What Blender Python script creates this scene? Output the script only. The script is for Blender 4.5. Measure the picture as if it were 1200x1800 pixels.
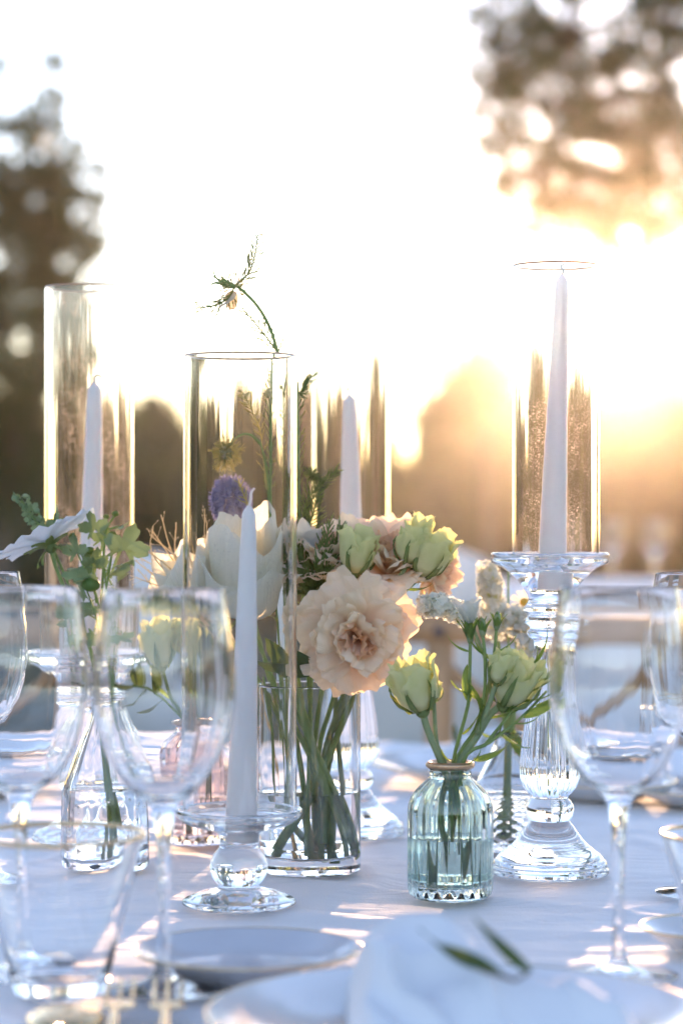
import bpy, bmesh, math, random
import numpy as np
from mathutils import Vector, Matrix, noise, Euler
R = math.radians
PI = math.pi
for _o in list(bpy.data.objects):
    bpy.data.objects.remove(_o)
scene = bpy.context.scene
COL = scene.collection

# ------------------------------------------------------------------ camera
FPX, CX, CY, CAMZ, TZ = 4250.0, 600.0, 890.0, 1.04, 0.75
cam_d = bpy.data.cameras.new('camera')
cam = bpy.data.objects.new('camera', cam_d)
COL.objects.link(cam)
scene.camera = cam
cam_d.sensor_fit = 'VERTICAL'
cam_d.sensor_height = 36.0
cam_d.sensor_width = 24.0
cam_d.lens = 36.0 * FPX / 1800.0
cam.location = (0, 0, CAMZ)
cam.rotation_euler = (R(90) - math.atan(10 / FPX), 0, 0)
cam_d.clip_start = 0.05
cam_d.clip_end = 600
cam_d.dof.use_dof = True
cam_d.dof.focus_distance = 1.84
cam_d.dof.aperture_fstop = 4.3

# ------------------------------------------------------------------ sky, sun, exposure
SUN_DIR = Vector(((1105 - CX) / FPX, 1.0, (CY - 555) / FPX)).normalized()      # towards the sun
SUN_EL = math.asin(SUN_DIR.z)
SUN_AZ = math.atan2(SUN_DIR.x, SUN_DIR.y)
world = bpy.data.worlds.new('World')
scene.world = world
world.use_nodes = True
wn = world.node_tree
bg = wn.nodes['Background']
sky = wn.nodes.new('ShaderNodeTexSky')
sky.sky_type = 'NISHITA'
sky.sun_disc = False
sky.sun_elevation = SUN_EL
sky.sun_rotation = SUN_AZ
sky.altitude = 50
sky.air_density = 0.75
sky.dust_density = 0.03
sky.ozone_density = 0.9
wn.links.new(sky.outputs[0], bg.inputs[0])
bg.inputs[1].default_value = 0.15
sun_d = bpy.data.lights.new('sun', 'SUN')
sun_d.energy = 2.8
sun_d.angle = R(0.53)
sun_d.color = (1.0, 0.655, 0.33)
sun = bpy.data.objects.new('sun', sun_d)
COL.objects.link(sun)
sun.rotation_euler = (-SUN_DIR).to_track_quat('-Z', 'Y').to_euler()
sun.location = SUN_DIR * 60
vs = scene.view_settings
vs.view_transform = 'Standard'
vs.look = 'None'
vs.exposure = 2.3
vs.gamma = 1.0
vs.use_curve_mapping = False
vs.use_white_balance = True          # camera white balance: a little magenta, as in the photograph
vs.white_balance_temperature = 6400
vs.white_balance_tint = 28
cy = scene.cycles
cy.max_bounces = 26
cy.diffuse_bounces = 4
cy.glossy_bounces = 8
cy.transmission_bounces = 24
cy.transparent_max_bounces = 12
cy.volume_bounces = 0
cy.caustics_reflective = False
cy.caustics_refractive = True
cy.blur_glossy = 0.6
cy.sample_clamp_indirect = 6.0
cy.sample_clamp_direct = 0.0
cy.use_denoising = True

# ------------------------------------------------------------------ helpers
def P(px, py, Y):
    """A point of the place at distance Y in front of the camera, read off the photograph."""
    return Vector(((px - CX) / FPX * Y, Y, CAMZ - (py - CY) / FPX * Y))

def on_table(px, py):
    Y = FPX * (CAMZ - TZ) / (py - CY)
    return Vector(((px - CX) / FPX * Y, Y, TZ))

def link(o):
    COL.objects.link(o)
    return o

def tag(o, label=None, cat=None, group=None, kind=None):
    if label: o['label'] = label
    if cat: o['category'] = cat
    if group: o['group'] = group
    if kind: o['kind'] = kind
    return o

def thing(name, label, cat, loc=(0, 0, 0), group=None):
    o = link(bpy.data.objects.new(name, None))
    o.empty_display_size = 0.02
    o.location = loc
    return tag(o, label, cat, group)

def mesh_obj(name, mesh, mat, parent=None, mw=None):
    """mw: matrix in the parent's space"""
    o = link(bpy.data.objects.new(name, mesh))
    if mat is not None and (not mesh.materials):
        mesh.materials.append(mat)
    if parent is not None:
        o.parent = parent
    if mw is not None:
        o.matrix_local = mw
    return o

def to_mesh(name, verts, faces, smooth=True, uvs=None):
    me = bpy.data.meshes.new(name)
    me.from_pydata([tuple(v) for v in verts], [], faces)
    if smooth and len(me.polygons):
        me.polygons.foreach_set('use_smooth', np.ones(len(me.polygons), dtype=bool))
    if uvs is not None:
        lay = me.uv_layers.new(name='UVMap')
        idx = np.zeros(len(me.loops), dtype=np.int32)
        me.loops.foreach_get('vertex_index', idx)
        u = np.array(uvs, dtype=np.float32)[idx]
        lay.data.foreach_set('uv', u.ravel())
    me.update()
    return me

class MB:
    """collects shapes for ONE mesh"""
    def __init__(s):
        s.v, s.f = [], []
    def add(s, verts, faces):
        b = len(s.v)
        s.v += [Vector(v) for v in verts]
        s.f += [tuple(i + b for i in f) for f in faces]
    def box(s, c, d, rot=None):
        x, y, z = d[0] / 2, d[1] / 2, d[2] / 2
        vs_ = [Vector((a, b, e)) for a in (-x, x) for b in (-y, y) for e in (-z, z)]
        m = rot or Matrix.Identity(3)
        s.add([m @ v + Vector(c) for v in vs_],
              [(0, 1, 3, 2), (4, 6, 7, 5), (0, 4, 5, 1), (2, 3, 7, 6), (0, 2, 6, 4), (1, 5, 7, 3)])
    def tube(s, pts, rad, n=8, caps=True):
        v, f = tube_geo(pts, rad, n, caps)
        s.add(v, f)
    def blob(s, c, r, nu=8, nv=6, m=None):
        v, f = sphere_geo(nu, nv)
        r = Vector(r) if hasattr(r, '__len__') else Vector((r, r, r))
        m = m or Matrix.Identity(3)
        s.add([m @ Vector((p.x * r.x, p.y * r.y, p.z * r.z)) + Vector(c) for p in v], f)
    def build(s, name, mat, parent=None, mw=None, smooth=True):
        return mesh_obj(name, to_mesh(name, s.v, s.f, smooth), mat, parent, mw)

def sphere_geo(nu=8, nv=6):
    v = [Vector((0, 0, -1))]
    for j in range(1, nv):
        a = -PI / 2 + PI * j / nv
        for i in range(nu):
            t = 2 * PI * i / nu
            v.append(Vector((math.cos(a) * math.cos(t), math.cos(a) * math.sin(t), math.sin(a))))
    v.append(Vector((0, 0, 1)))
    f = [(0, 1 + (i + 1) % nu, 1 + i) for i in range(nu)]
    for j in range(nv - 2):
        for i in range(nu):
            a, b = 1 + j * nu + i, 1 + j * nu + (i + 1) % nu
            f.append((a, b, b + nu, a + nu))
    t = len(v) - 1
    f += [(t, t - nu + i, t - nu + (i + 1) % nu) for i in range(nu)]
    return v, f

def smooth_path(pts, k=4):
    pts = [Vector(p) for p in pts]
    if len(pts) < 3 or k <= 1:
        return pts
    out = []
    q = [pts[0] * 2 - pts[1]] + pts + [pts[-1] * 2 - pts[-2]]
    for i in range(1, len(q) - 2):
        for j in range(k):
            t = j / k
            a, b, c, d = q[i - 1], q[i], q[i + 1], q[i + 2]
            out.append(0.5 * ((2 * b) + (c - a) * t + (2 * a - 5 * b + 4 * c - d) * t * t + (3 * b - a - 3 * c + d) * t ** 3))
    out.append(pts[-1])
    return out

def tube_geo(pts, rad, n=8, caps=True):
    pts = [Vector(p) for p in pts]
    m = len(pts)
    if not hasattr(rad, '__len__'):
        rad = [rad] * m
    if len(rad) != m:
        rad = [np.interp(i / (m - 1), np.linspace(0, 1, len(rad)), rad) for i in range(m)]
    v, f = [], []
    up = None
    for i in range(m):
        d = (pts[min(i + 1, m - 1)] - pts[max(i - 1, 0)])
        d = d.normalized() if d.length > 1e-9 else Vector((0, 0, 1))
        if up is None:
            a = Vector((1, 0, 0)) if abs(d.x) < 0.8 else Vector((0, 1, 0))
            up = d.cross(a).normalized()
        else:
            up = (up - d * up.dot(d))
            up = up.normalized() if up.length > 1e-6 else d.orthogonal().normalized()
        w = d.cross(up)
        for k in range(n):
            t = 2 * PI * k / n
            v.append(pts[i] + (up * math.cos(t) + w * math.sin(t)) * rad[i])
    for i in range(m - 1):
        for k in range(n):
            a, b = i * n + k, i * n + (k + 1) % n
            f.append((a, b, b + n, a + n))
    if caps:
        f.append(tuple(reversed(range(n))))
        f.append(tuple(range((m - 1) * n, m * n)))
    return v, f

def lathe_mesh(name, prof, n=64, mod=None, scale=0.001, closed=False):
    """prof: (r, z) in mm from the axis round and back to the axis. mod(theta, z, r, index) -> r"""
    v, f, rows = [], [], []
    # support loops beside sharp corners, so that smooth shading does not bend the long faces
    src = []
    m_ = len(prof)
    for k in range(m_):
        p = Vector(prof[k])
        a = Vector(prof[k - 1]) if (k > 0 or closed) else None
        b = Vector(prof[(k + 1) % m_]) if (k < m_ - 1 or closed) else None
        sharp = a is not None and b is not None and (p - a).length > 1e-9 and (b - p).length > 1e-9 and (p - a).angle(b - p) > 0.42
        dl = 0.00025 / scale
        if sharp and (p - a).length > 4 * dl: src.append((*(p + (a - p).normalized() * dl), k))
        src.append((p.x, p.y, k))
        if sharp and (b - p).length > 4 * dl: src.append((*(p + (b - p).normalized() * dl), k))
    for r, z, k in src:
        if r < 1e-6:
            rows.append([len(v)])
            v.append((0, 0, z * scale))
        else:
            row = []
            for i in range(n):
                t = 2 * PI * i / n
                rr = mod(t, z, r, k) if mod else r
                row.append(len(v))
                v.append((rr * math.cos(t) * scale, rr * math.sin(t) * scale, z * scale))
            rows.append(row)
    pairs = list(zip(rows[:-1], rows[1:]))
    if closed:
        pairs.append((rows[-1], rows[0]))
    for a, b in pairs:
        if len(a) == 1 and len(b) == 1:
            continue
        for i in range(n):
            j = (i + 1) % n
            if len(a) == 1:
                f.append((a[0], b[j], b[i]))
            elif len(b) == 1:
                f.append((a[i], a[j], b[0]))
            else:
                f.append((a[i], a[j], b[j], b[i]))
    return to_mesh(name, v, f)

def spline2(pts, k=4):
    """smooth a (r,z) outline"""
    return [(max(p.x, 0.0), p.y) for p in smooth_path([Vector((a, b, 0)) for a, b in pts], k)]

def align(axis, roll=0.0):
    """3x3 whose z is axis"""
    return (Vector(axis).normalized().to_track_quat('Z', 'Y').to_matrix() @ Matrix.Rotation(roll, 3, 'Z'))

def M4(m3, loc=(0, 0, 0)):
    m = m3.to_4x4()
    m.translation = Vector(loc)
    return m

# ------------------------------------------------------------------ materials
MATS = {}
def new_mat(name):
    m = bpy.data.materials.new(name)
    m.use_nodes = True
    MATS[name] = m
    return m, m.node_tree, m.node_tree.nodes['Principled BSDF']

def noise_col(nt, ca, cb, scale, detail=4, coord='Object', ramp=(0.35, 0.65)):
    tc = nt.nodes.new('ShaderNodeTexCoord')
    nz = nt.nodes.new('ShaderNodeTexNoise')
    nz.inputs['Scale'].default_value = scale
    nz.inputs['Detail'].default_value = detail
    nt.links.new(tc.outputs[coord], nz.inputs['Vector'])
    rp = nt.nodes.new('ShaderNodeValToRGB')
    rp.color_ramp.elements[0].position = ramp[0]
    rp.color_ramp.elements[0].color = (*ca, 1)
    rp.color_ramp.elements[1].position = ramp[1]
    rp.color_ramp.elements[1].color = (*cb, 1)
    nt.links.new(nz.outputs['Fac'], rp.inputs[0])
    return rp.outputs[0], nz, tc

def bump(nt, bsdf, src, strength, dist=0.001):
    b = nt.nodes.new('ShaderNodeBump')
    b.inputs['Strength'].default_value = strength
    b.inputs['Distance'].default_value = dist
    nt.links.new(src, b.inputs['Height'])
    nt.links.new(b.outputs[0], bsdf.inputs['Normal'])
    return b

def plain(name, ca, cb=None, scale=60, rough=0.6, metallic=0.0, bstr=0.0, bscale=200, bdist=0.001, coord='Object', spec=0.5):
    m, nt, b = new_mat(name)
    c, nz, tc = noise_col(nt, ca, cb or tuple(x * 0.8 for x in ca), scale, coord=coord)
    nt.links.new(c, b.inputs['Base Color'])
    b.inputs['Roughness'].default_value = rough
    b.inputs['Metallic'].default_value = metallic
    b.inputs['Specular IOR Level'].default_value = spec
    if bstr:
        n2 = nt.nodes.new('ShaderNodeTexNoise')
        n2.inputs['Scale'].default_value = bscale
        n2.inputs['Detail'].default_value = 4
        nt.links.new(tc.outputs[coord], n2.inputs['Vector'])
        bump(nt, b, n2.outputs['Fac'], bstr, bdist)
    return m

def leafy(name, ca, cb, trans, scale=30, fac=0.45, rough=0.5, veins=0.0, coord='Object', vfreq=60):
    """thin plant tissue: reflecting front, light coming through from behind"""
    m, nt, b = new_mat(name)
    c, nz, tc = noise_col(nt, ca, cb, scale, coord=coord)
    nt.links.new(c, b.inputs['Base Color'])
    b.inputs['Roughness'].default_value = rough
    b.inputs['Specular IOR Level'].default_value = 0.35
    t = nt.nodes.new('ShaderNodeBsdfTranslucent')
    t.inputs['Color'].default_value = (*trans, 1)
    mx = nt.nodes.new('ShaderNodeMixShader')
    mx.inputs[0].default_value = fac
    nt.links.new(b.outputs[0], mx.inputs[1])
    nt.links.new(t.outputs[0], mx.inputs[2])
    nt.links.new(mx.outputs[0], nt.nodes['Material Output'].inputs[0])
    if veins:
        uv = nt.nodes.new('ShaderNodeTexCoord')
        mp = nt.nodes.new('ShaderNodeMapping')
        mp.inputs['Scale'].default_value = (vfreq, 3.0, 1)
        nt.links.new(uv.outputs['UV'], mp.inputs[0])
        n2 = nt.nodes.new('ShaderNodeTexNoise')
        n2.inputs['Scale'].default_value = 1.0
        n2.inputs['Detail'].default_value = 3
        nt.links.new(mp.outputs[0], n2.inputs['Vector'])
        bb = bump(nt, b, n2.outputs['Fac'], veins, 0.0015)
        nt.links.new(bb.outputs[0], t.inputs['Normal'])
    return m

def glass(name, col=(1, 1, 1), ior=1.47, rough=0.0, ripple=0.0, rscale=60):
    m, nt, b = new_mat(name)
    b.inputs['Base Color'].default_value = (*col, 1)
    b.inputs['Roughness'].default_value = rough
    b.inputs['IOR'].default_value = ior
    b.inputs['Transmission Weight'].default_value = 1.0
    if ripple:
        tc = nt.nodes.new('ShaderNodeTexCoord')
        nz = nt.nodes.new('ShaderNodeTexNoise')
        nz.inputs['Scale'].default_value = rscale
        nz.inputs['Detail'].default_value = 2
        nt.links.new(tc.outputs['Object'], nz.inputs['Vector'])
        bump(nt, b, nz.outputs['Fac'], ripple, 0.001)
    return m

def dusty_glass(name, amount=0.5):
    """clear lamp glass with a film of dust: fine specks, kept mostly to the sunward side"""
    m, nt, b = new_mat(name)
    N, L = nt.nodes, nt.links
    b.inputs['Base Color'].default_value = (0.995, 0.99, 0.98, 1)
    b.inputs['Roughness'].default_value = 0.0
    b.inputs['IOR'].default_value = 1.45
    b.inputs['Transmission Weight'].default_value = 1.0
    tc = N.new('ShaderNodeTexCoord')
    # drawn glass: faint lengthwise waviness
    mp = N.new('ShaderNodeMapping'); mp.inputs['Scale'].default_value = (90, 90, 2.0)
    L.new(tc.outputs['Object'], mp.inputs[0])
    wv = N.new('ShaderNodeTexNoise'); wv.inputs['Scale'].default_value = 1.0; wv.inputs['Detail'].default_value = 2
    L.new(mp.outputs[0], wv.inputs['Vector'])
    bump(nt, b, wv.outputs['Fac'], 0.12, 0.001)
    sp = N.new('ShaderNodeTexNoise'); sp.inputs['Scale'].default_value = 1000; sp.inputs['Detail'].default_value = 2
    L.new(tc.outputs['Object'], sp.inputs['Vector'])
    r1 = N.new('ShaderNodeValToRGB'); r1.color_ramp.elements[0].position = 0.585; r1.color_ramp.elements[1].position = 0.68
    L.new(sp.outputs['Fac'], r1.inputs[0])
    cl = N.new('ShaderNodeTexNoise'); cl.inputs['Scale'].default_value = 45; cl.inputs['Detail'].default_value = 5
    L.new(tc.outputs['Object'], cl.inputs['Vector'])
    r2 = N.new('ShaderNodeValToRGB'); r2.color_ramp.elements[0].position = 0.42; r2.color_ramp.elements[1].position = 0.75
    L.new(cl.outputs['Fac'], r2.inputs[0])
    ad = N.new('ShaderNodeMath'); ad.operation = 'ADD'; ad.inputs[1].default_value = 0.30
    L.new(r2.outputs[0], ad.inputs[0])
    mu = N.new('ShaderNodeMath'); mu.operation = 'MULTIPLY'
    L.new(r1.outputs[0], mu.inputs[0]); L.new(ad.outputs[0], mu.inputs[1])
    film = N.new('ShaderNodeMath'); film.operation = 'MULTIPLY_ADD'
    film.inputs[1].default_value = 0.016; film.inputs[2].default_value = 0.001
    L.new(r2.outputs[0], film.inputs[0])
    tot = N.new('ShaderNodeMath'); tot.operation = 'ADD'; tot.use_clamp = True
    L.new(mu.outputs[0], tot.inputs[0]); L.new(film.outputs[0], tot.inputs[1])
    # dust is kept to the sunward side (object +y) so the specks glow
    sx = N.new('ShaderNodeSeparateXYZ'); L.new(tc.outputs['Object'], sx.inputs[0])
    mr = N.new('ShaderNodeMapRange'); mr.inputs['From Min'].default_value = -0.012; mr.inputs['From Max'].default_value = 0.014
    mr.inputs['To Min'].default_value = 0.02 * amount; mr.inputs['To Max'].default_value = amount
    L.new(sx.outputs['Y'], mr.inputs['Value'])
    am = N.new('ShaderNodeMath'); am.operation = 'MULTIPLY'
    L.new(mr.outputs[0], am.inputs[1])
    L.new(tot.outputs[0], am.inputs[0])
    tr = N.new('ShaderNodeBsdfTranslucent'); tr.inputs['Color'].default_value = (0.86, 0.78, 0.66, 1)
    mx = N.new('ShaderNodeMixShader')
    L.new(am.outputs[0], mx.inputs[0]); L.new(b.outputs[0], mx.inputs[1]); L.new(tr.outputs[0], mx.inputs[2])
    L.new(mx.outputs[0], N['Material Output'].inputs[0])
    return m

M_GLASS = glass('clear_glass', (0.99, 0.995, 1.0), 1.5)
M_WINE = glass('wine_glass', (0.995, 0.997, 1.0), 1.45)
M_TUMBLER = glass('tumbler_glass', (0.985, 0.99, 1.0), 1.45, ripple=0.03, rscale=40)
M_DUSTY = dusty_glass('dusty_lamp_glass', 0.75)
M_DUSTY2 = dusty_glass('less_dusty_lamp_glass', 0.16)
M_BLUE = glass('blue_green_glass', (0.77, 0.86, 0.81), 1.5, ripple=0.05, rscale=120)
M_PINK = glass('pink_glass', (0.96, 0.80, 0.76), 1.5, ripple=0.05, rscale=120)
M_WATER = glass('water', (0.985, 0.995, 0.99), 1.333)
M_BLUEWATER = glass('water_in_blue_bottle', (0.93, 0.98, 0.98), 1.333)
M_GOLD = plain('gold', (0.83, 0.60, 0.33), (0.75, 0.50, 0.26), 80, 0.22, 1.0)
M_COPPER = plain('antique_gold', (0.62, 0.40, 0.24), (0.50, 0.31, 0.18), 150, 0.35, 1.0, 0.1, 400)
def wax():
    m, nt, b = new_mat('white_wax')
    c, nz, tc = noise_col(nt, (0.88, 0.86, 0.855), (0.84, 0.82, 0.82), 25)
    nt.links.new(c, b.inputs['Base Color'])
    b.inputs['Roughness'].default_value = 0.38
    b.inputs['Subsurface Weight'].default_value = 0.8
    b.inputs['Subsurface Radius'].default_value = (1.0, 0.85, 0.8)
    b.inputs['Subsurface Scale'].default_value = 0.010
    return m
M_WAX = wax()
M_WICK = plain('cotton_wick', (0.62, 0.58, 0.52), (0.45, 0.42, 0.38), 600, 0.9)
M_STEM = leafy('flower_stem', (0.20, 0.29, 0.09), (0.28, 0.38, 0.13), (0.35, 0.46, 0.10), 90, 0.2, 0.55)
M_STEM_GREY = leafy('grey_green_stem', (0.20, 0.27, 0.13), (0.27, 0.34, 0.17), (0.3, 0.4, 0.12), 90, 0.12, 0.55)
M_LEAF = leafy('green_leaf', (0.09, 0.17, 0.045), (0.15, 0.25, 0.07), (0.30, 0.42, 0.06), 60, 0.42, 0.5, 0.2)
M_DARKLEAF = leafy('dark_leaf', (0.05, 0.085, 0.03), (0.085, 0.12, 0.045), (0.12, 0.18, 0.04), 60, 0.25, 0.45, 0.2)
M_FEATHER = leafy('feathery_leaf', (0.13, 0.20, 0.05), (0.20, 0.27, 0.08), (0.34, 0.42, 0.10), 120, 0.4, 0.6)
M_SEED = leafy('nigella_bract', (0.36, 0.36, 0.15), (0.46, 0.43, 0.2), (0.75, 0.68, 0.30), 200, 0.5, 0.6)
M_POD = leafy('nigella_pod', (0.30, 0.36, 0.22), (0.40, 0.40, 0.28), (0.4, 0.42, 0.2), 200, 0.25, 0.6)
M_STRAW = leafy('dry_grass', (0.66, 0.56, 0.36), (0.74, 0.64, 0.43), (0.88, 0.76, 0.48), 200, 0.45, 0.6)
M_PEACH = leafy('peach_petal', (0.90, 0.77, 0.61), (0.90, 0.82, 0.69), (0.98, 0.76, 0.46), 40, 0.45, 0.55, 0.35)
M_PEACH_IN = leafy('peach_inner_petal', (0.87, 0.66, 0.48), (0.88, 0.74, 0.60), (0.96, 0.60, 0.30), 40, 0.5, 0.55, 0.35)
M_WHITE = leafy('white_petal', (0.82, 0.83, 0.80), (0.84, 0.845, 0.83), (0.90, 0.87, 0.70), 40, 0.58, 0.5, 0.8)
M_COSMOS = leafy('cosmos_petal', (0.82, 0.83, 0.85), (0.84, 0.85, 0.87), (0.82, 0.82, 0.80), 40, 0.40, 0.5, 0.45, vfreq=30)
M_BUD = leafy('yellow_green_petal', (0.66, 0.66, 0.28), (0.78, 0.75, 0.42), (0.88, 0.82, 0.24), 60, 0.42, 0.5, 0.3)
M_BUDPALE = leafy('pale_green_petal', (0.62, 0.65, 0.32), (0.75, 0.75, 0.46), (0.84, 0.80, 0.30), 60, 0.42, 0.5, 0.3)
M_SEPAL = leafy('sepal', (0.14, 0.20, 0.06), (0.20, 0.26, 0.09), (0.32, 0.38, 0.08), 60, 0.25, 0.5)
M_PURPLE = leafy('purple_floret', (0.30, 0.29, 0.46), (0.42, 0.40, 0.58), (0.40, 0.36, 0.55), 200, 0.35, 0.6)
M_YELLOW = plain('yellow_florets', (0.72, 0.46, 0.06), (0.55, 0.32, 0.04), 900, 0.8, 0, 0.6, 900)
# ------------------------------------------------------------------ ground, added glow volume
def make_ground():
    m, nt, b = new_mat('lawn')
    c, nz, tc = noise_col(nt, (0.045, 0.055, 0.018), (0.10, 0.085, 0.035), 1.4, 8)
    nt.links.new(c, b.inputs['Base Color'])
    b.inputs['Roughness'].default_value = 0.9
    n2 = nt.nodes.new('ShaderNodeTexNoise'); n2.inputs['Scale'].default_value = 40
    nt.links.new(tc.outputs['Object'], n2.inputs['Vector'])
    bump(nt, b, n2.outputs['Fac'], 0.8, 0.04)
    n, v, f = 70, [], []
    for j in range(n + 1):
        for i in range(n + 1):
            x, y = -45 + 90 * i / n, -42 + 122 * j / n
            v.append((x, y, 0.03 * noise.noise((x * 0.3, y * 0.3, 1.7)) - 0.02))
    f = [(j * (n + 1) + i, j * (n + 1) + i + 1, (j + 1) * (n + 1) + i + 1, (j + 1) * (n + 1) + i) for j in range(n) for i in range(n)]
    o = mesh_obj('ground', to_mesh('ground', v, f), m)
    tag(o, kind='structure')
make_ground()

def make_glow_haze():  # scattering volume added to imitate the lens glow round the sun
    m = bpy.data.materials.new('sun_glow_haze')
    m.use_nodes = True
    nt = m.node_tree
    nt.nodes.clear()
    out = nt.nodes.new('ShaderNodeOutputMaterial')
    pv = nt.nodes.new('ShaderNodeVolumePrincipled')
    pv.inputs['Color'].default_value = (0.98, 0.92, 0.82, 1)
    pv.inputs['Density'].default_value = 0.0008
    pv.inputs['Anisotropy'].default_value = 0.94
    nt.links.new(pv.outputs[0], out.inputs['Volume'])
    mb = MB()
    mb.box((0, 19, 3.6), (92, 124, 9.8))
    o = mb.build('glow_haze', m, smooth=False)
    tag(o, kind='stuff')
make_glow_haze()

# ------------------------------------------------------------------ trees and shrubs
M_OLIVE = leafy('olive_leaf', (0.038, 0.058, 0.018), (0.066, 0.088, 0.032), (0.09, 0.125, 0.022), 3, 0.3, 0.5)
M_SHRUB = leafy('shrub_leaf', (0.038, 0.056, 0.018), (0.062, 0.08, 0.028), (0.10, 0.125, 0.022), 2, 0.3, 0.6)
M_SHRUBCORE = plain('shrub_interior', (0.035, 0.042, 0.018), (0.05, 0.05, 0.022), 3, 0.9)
M_BARK = plain('bark', (0.16, 0.12, 0.085), (0.09, 0.07, 0.05), 12, 0.9, 0, 0.6, 30, 0.02)

def leaf_cloud(pts, dirs, L, W, rng):
    """one leaf (two bent quads) per point"""
    n = len(pts)
    d = dirs / (np.linalg.norm(dirs, axis=1, keepdims=True) + 1e-9)
    a = rng.normal(size=(n, 3))
    s = np.cross(d, a); s /= (np.linalg.norm(s, axis=1, keepdims=True) + 1e-9)
    nn = np.cross(d, s)
    L = (L * rng.uniform(0.7, 1.25, n))[:, None]
    W = (W * rng.uniform(0.7, 1.25, n))[:, None]
    v = np.stack([pts, pts + d * L * 0.5 + s * W * 0.5 + nn * W * 0.15, pts + d * L, pts + d * L * 0.5 - s * W * 0.5 + nn * W * 0.15], axis=1).reshape(-1, 3)
    base = np.arange(n)[:, None] * 4
    f = np.concatenate([base + np.array([0, 1, 2]), base + np.array([0, 2, 3])], axis=1).reshape(-1, 3)
    return v, f

def leaf_mesh(name, v, f):
    me = bpy.data.meshes.new(name)
    me.vertices.add(len(v)); me.vertices.foreach_set('co', v.astype(np.float32).ravel())
    me.loops.add(len(f) * 3); me.loops.foreach_set('vertex_index', f.astype(np.int32).ravel())
    me.polygons.add(len(f)); me.polygons.foreach_set('loop_start', np.arange(0, len(f) * 3, 3, dtype=np.int32))
    me.update(calc_edges=True); me.validate()
    return me

def tree(label, base, trunk, blobs, leaf, seed, twigs=(), cat='tree', name='olive_tree', group=None, mat=None, dense=1.0, gaps=(0, 0, 0)):
    """blobs: (centre rel. base, radii, leaf count, clump count); trunk/twigs: (points, radii) rel. base"""
    rng = np.random.default_rng(seed)
    t = thing(name, label, cat, base, group)
    mb = MB()
    for pts, rad in trunk:
        mb.tube(smooth_path(pts, 4), rad, 9)
    mb.build('trunk', M_BARK, t)
    V, D = [], []
    tw = MB()
    for c, r, n, nc in blobs:
        n = int(n * dense)
        c, r = np.array(c), np.array(r)
        cl = rng.normal(size=(nc, 3)); cl /= np.linalg.norm(cl, axis=1, keepdims=True)
        cl *= rng.uniform(0.15, 1.0, (nc, 1)) ** 0.6
        cc = c + cl * r
        csz = rng.uniform(0.09, 0.20, nc) * r.mean()
        k = rng.integers(0, nc, n)
        p = cc[k] + rng.normal(size=(n, 3)) * csz[k][:, None] * 0.75
        V.append(p)
        D.append((p - c) / r * 0.6 + rng.normal(size=(n, 3)) * 0.7)
        for q in range(0, nc, 3):
            tw.tube([c, (c * 0.5 + cc[q] * 0.5) + rng.normal(size=3) * 0.06 * r.mean(), cc[q]], [0.018, 0.004], 4, False)
    for pts, n, spread in twigs:
        pp = smooth_path(pts, 6)
        tw.tube(pp, [0.007, 0.002], 5)
        A = np.array([tuple(p) for p in pp])
        ii = rng.uniform(0, len(A) - 1.001, n)
        i0 = ii.astype(int)
        q = A[i0] + (A[i0 + 1] - A[i0]) * (ii - i0)[:, None]
        V.append(q + rng.normal(size=(n, 3)) * spread)
        D.append(rng.normal(size=(n, 3)) + (A[i0 + 1] - A[i0]) * 6)
    V, D = np.concatenate(V), np.concatenate(D)
    if gaps[0]:        # open lanes through the crown where sky shows between the sprays of leaves
        ax = np.array([base[0], base[1] - 1.9, 0.6]); ax /= np.linalg.norm(ax)
        e1 = np.cross(ax, [0, 0, 1.0]); e1 /= np.linalg.norm(e1); e2 = np.cross(e1, ax)
        q = np.stack([V @ e1, V @ e2], axis=1)
        keep = np.ones(len(V), dtype=bool)
        for c_ in q[rng.integers(0, len(q), gaps[0])] + rng.normal(size=(gaps[0], 2)) * 0.06:
            keep &= ((q - c_) ** 2).sum(1) > rng.uniform(gaps[1], gaps[2]) ** 2
        V, D = V[keep], D[keep]
    v, f = leaf_cloud(V, D, leaf[0], leaf[1], rng)
    mesh_obj('crown', leaf_mesh('crown', v, f), mat or M_OLIVE, t)
    if tw.v:
        tw.build('twigs', M_BARK, t)
    return t

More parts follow.
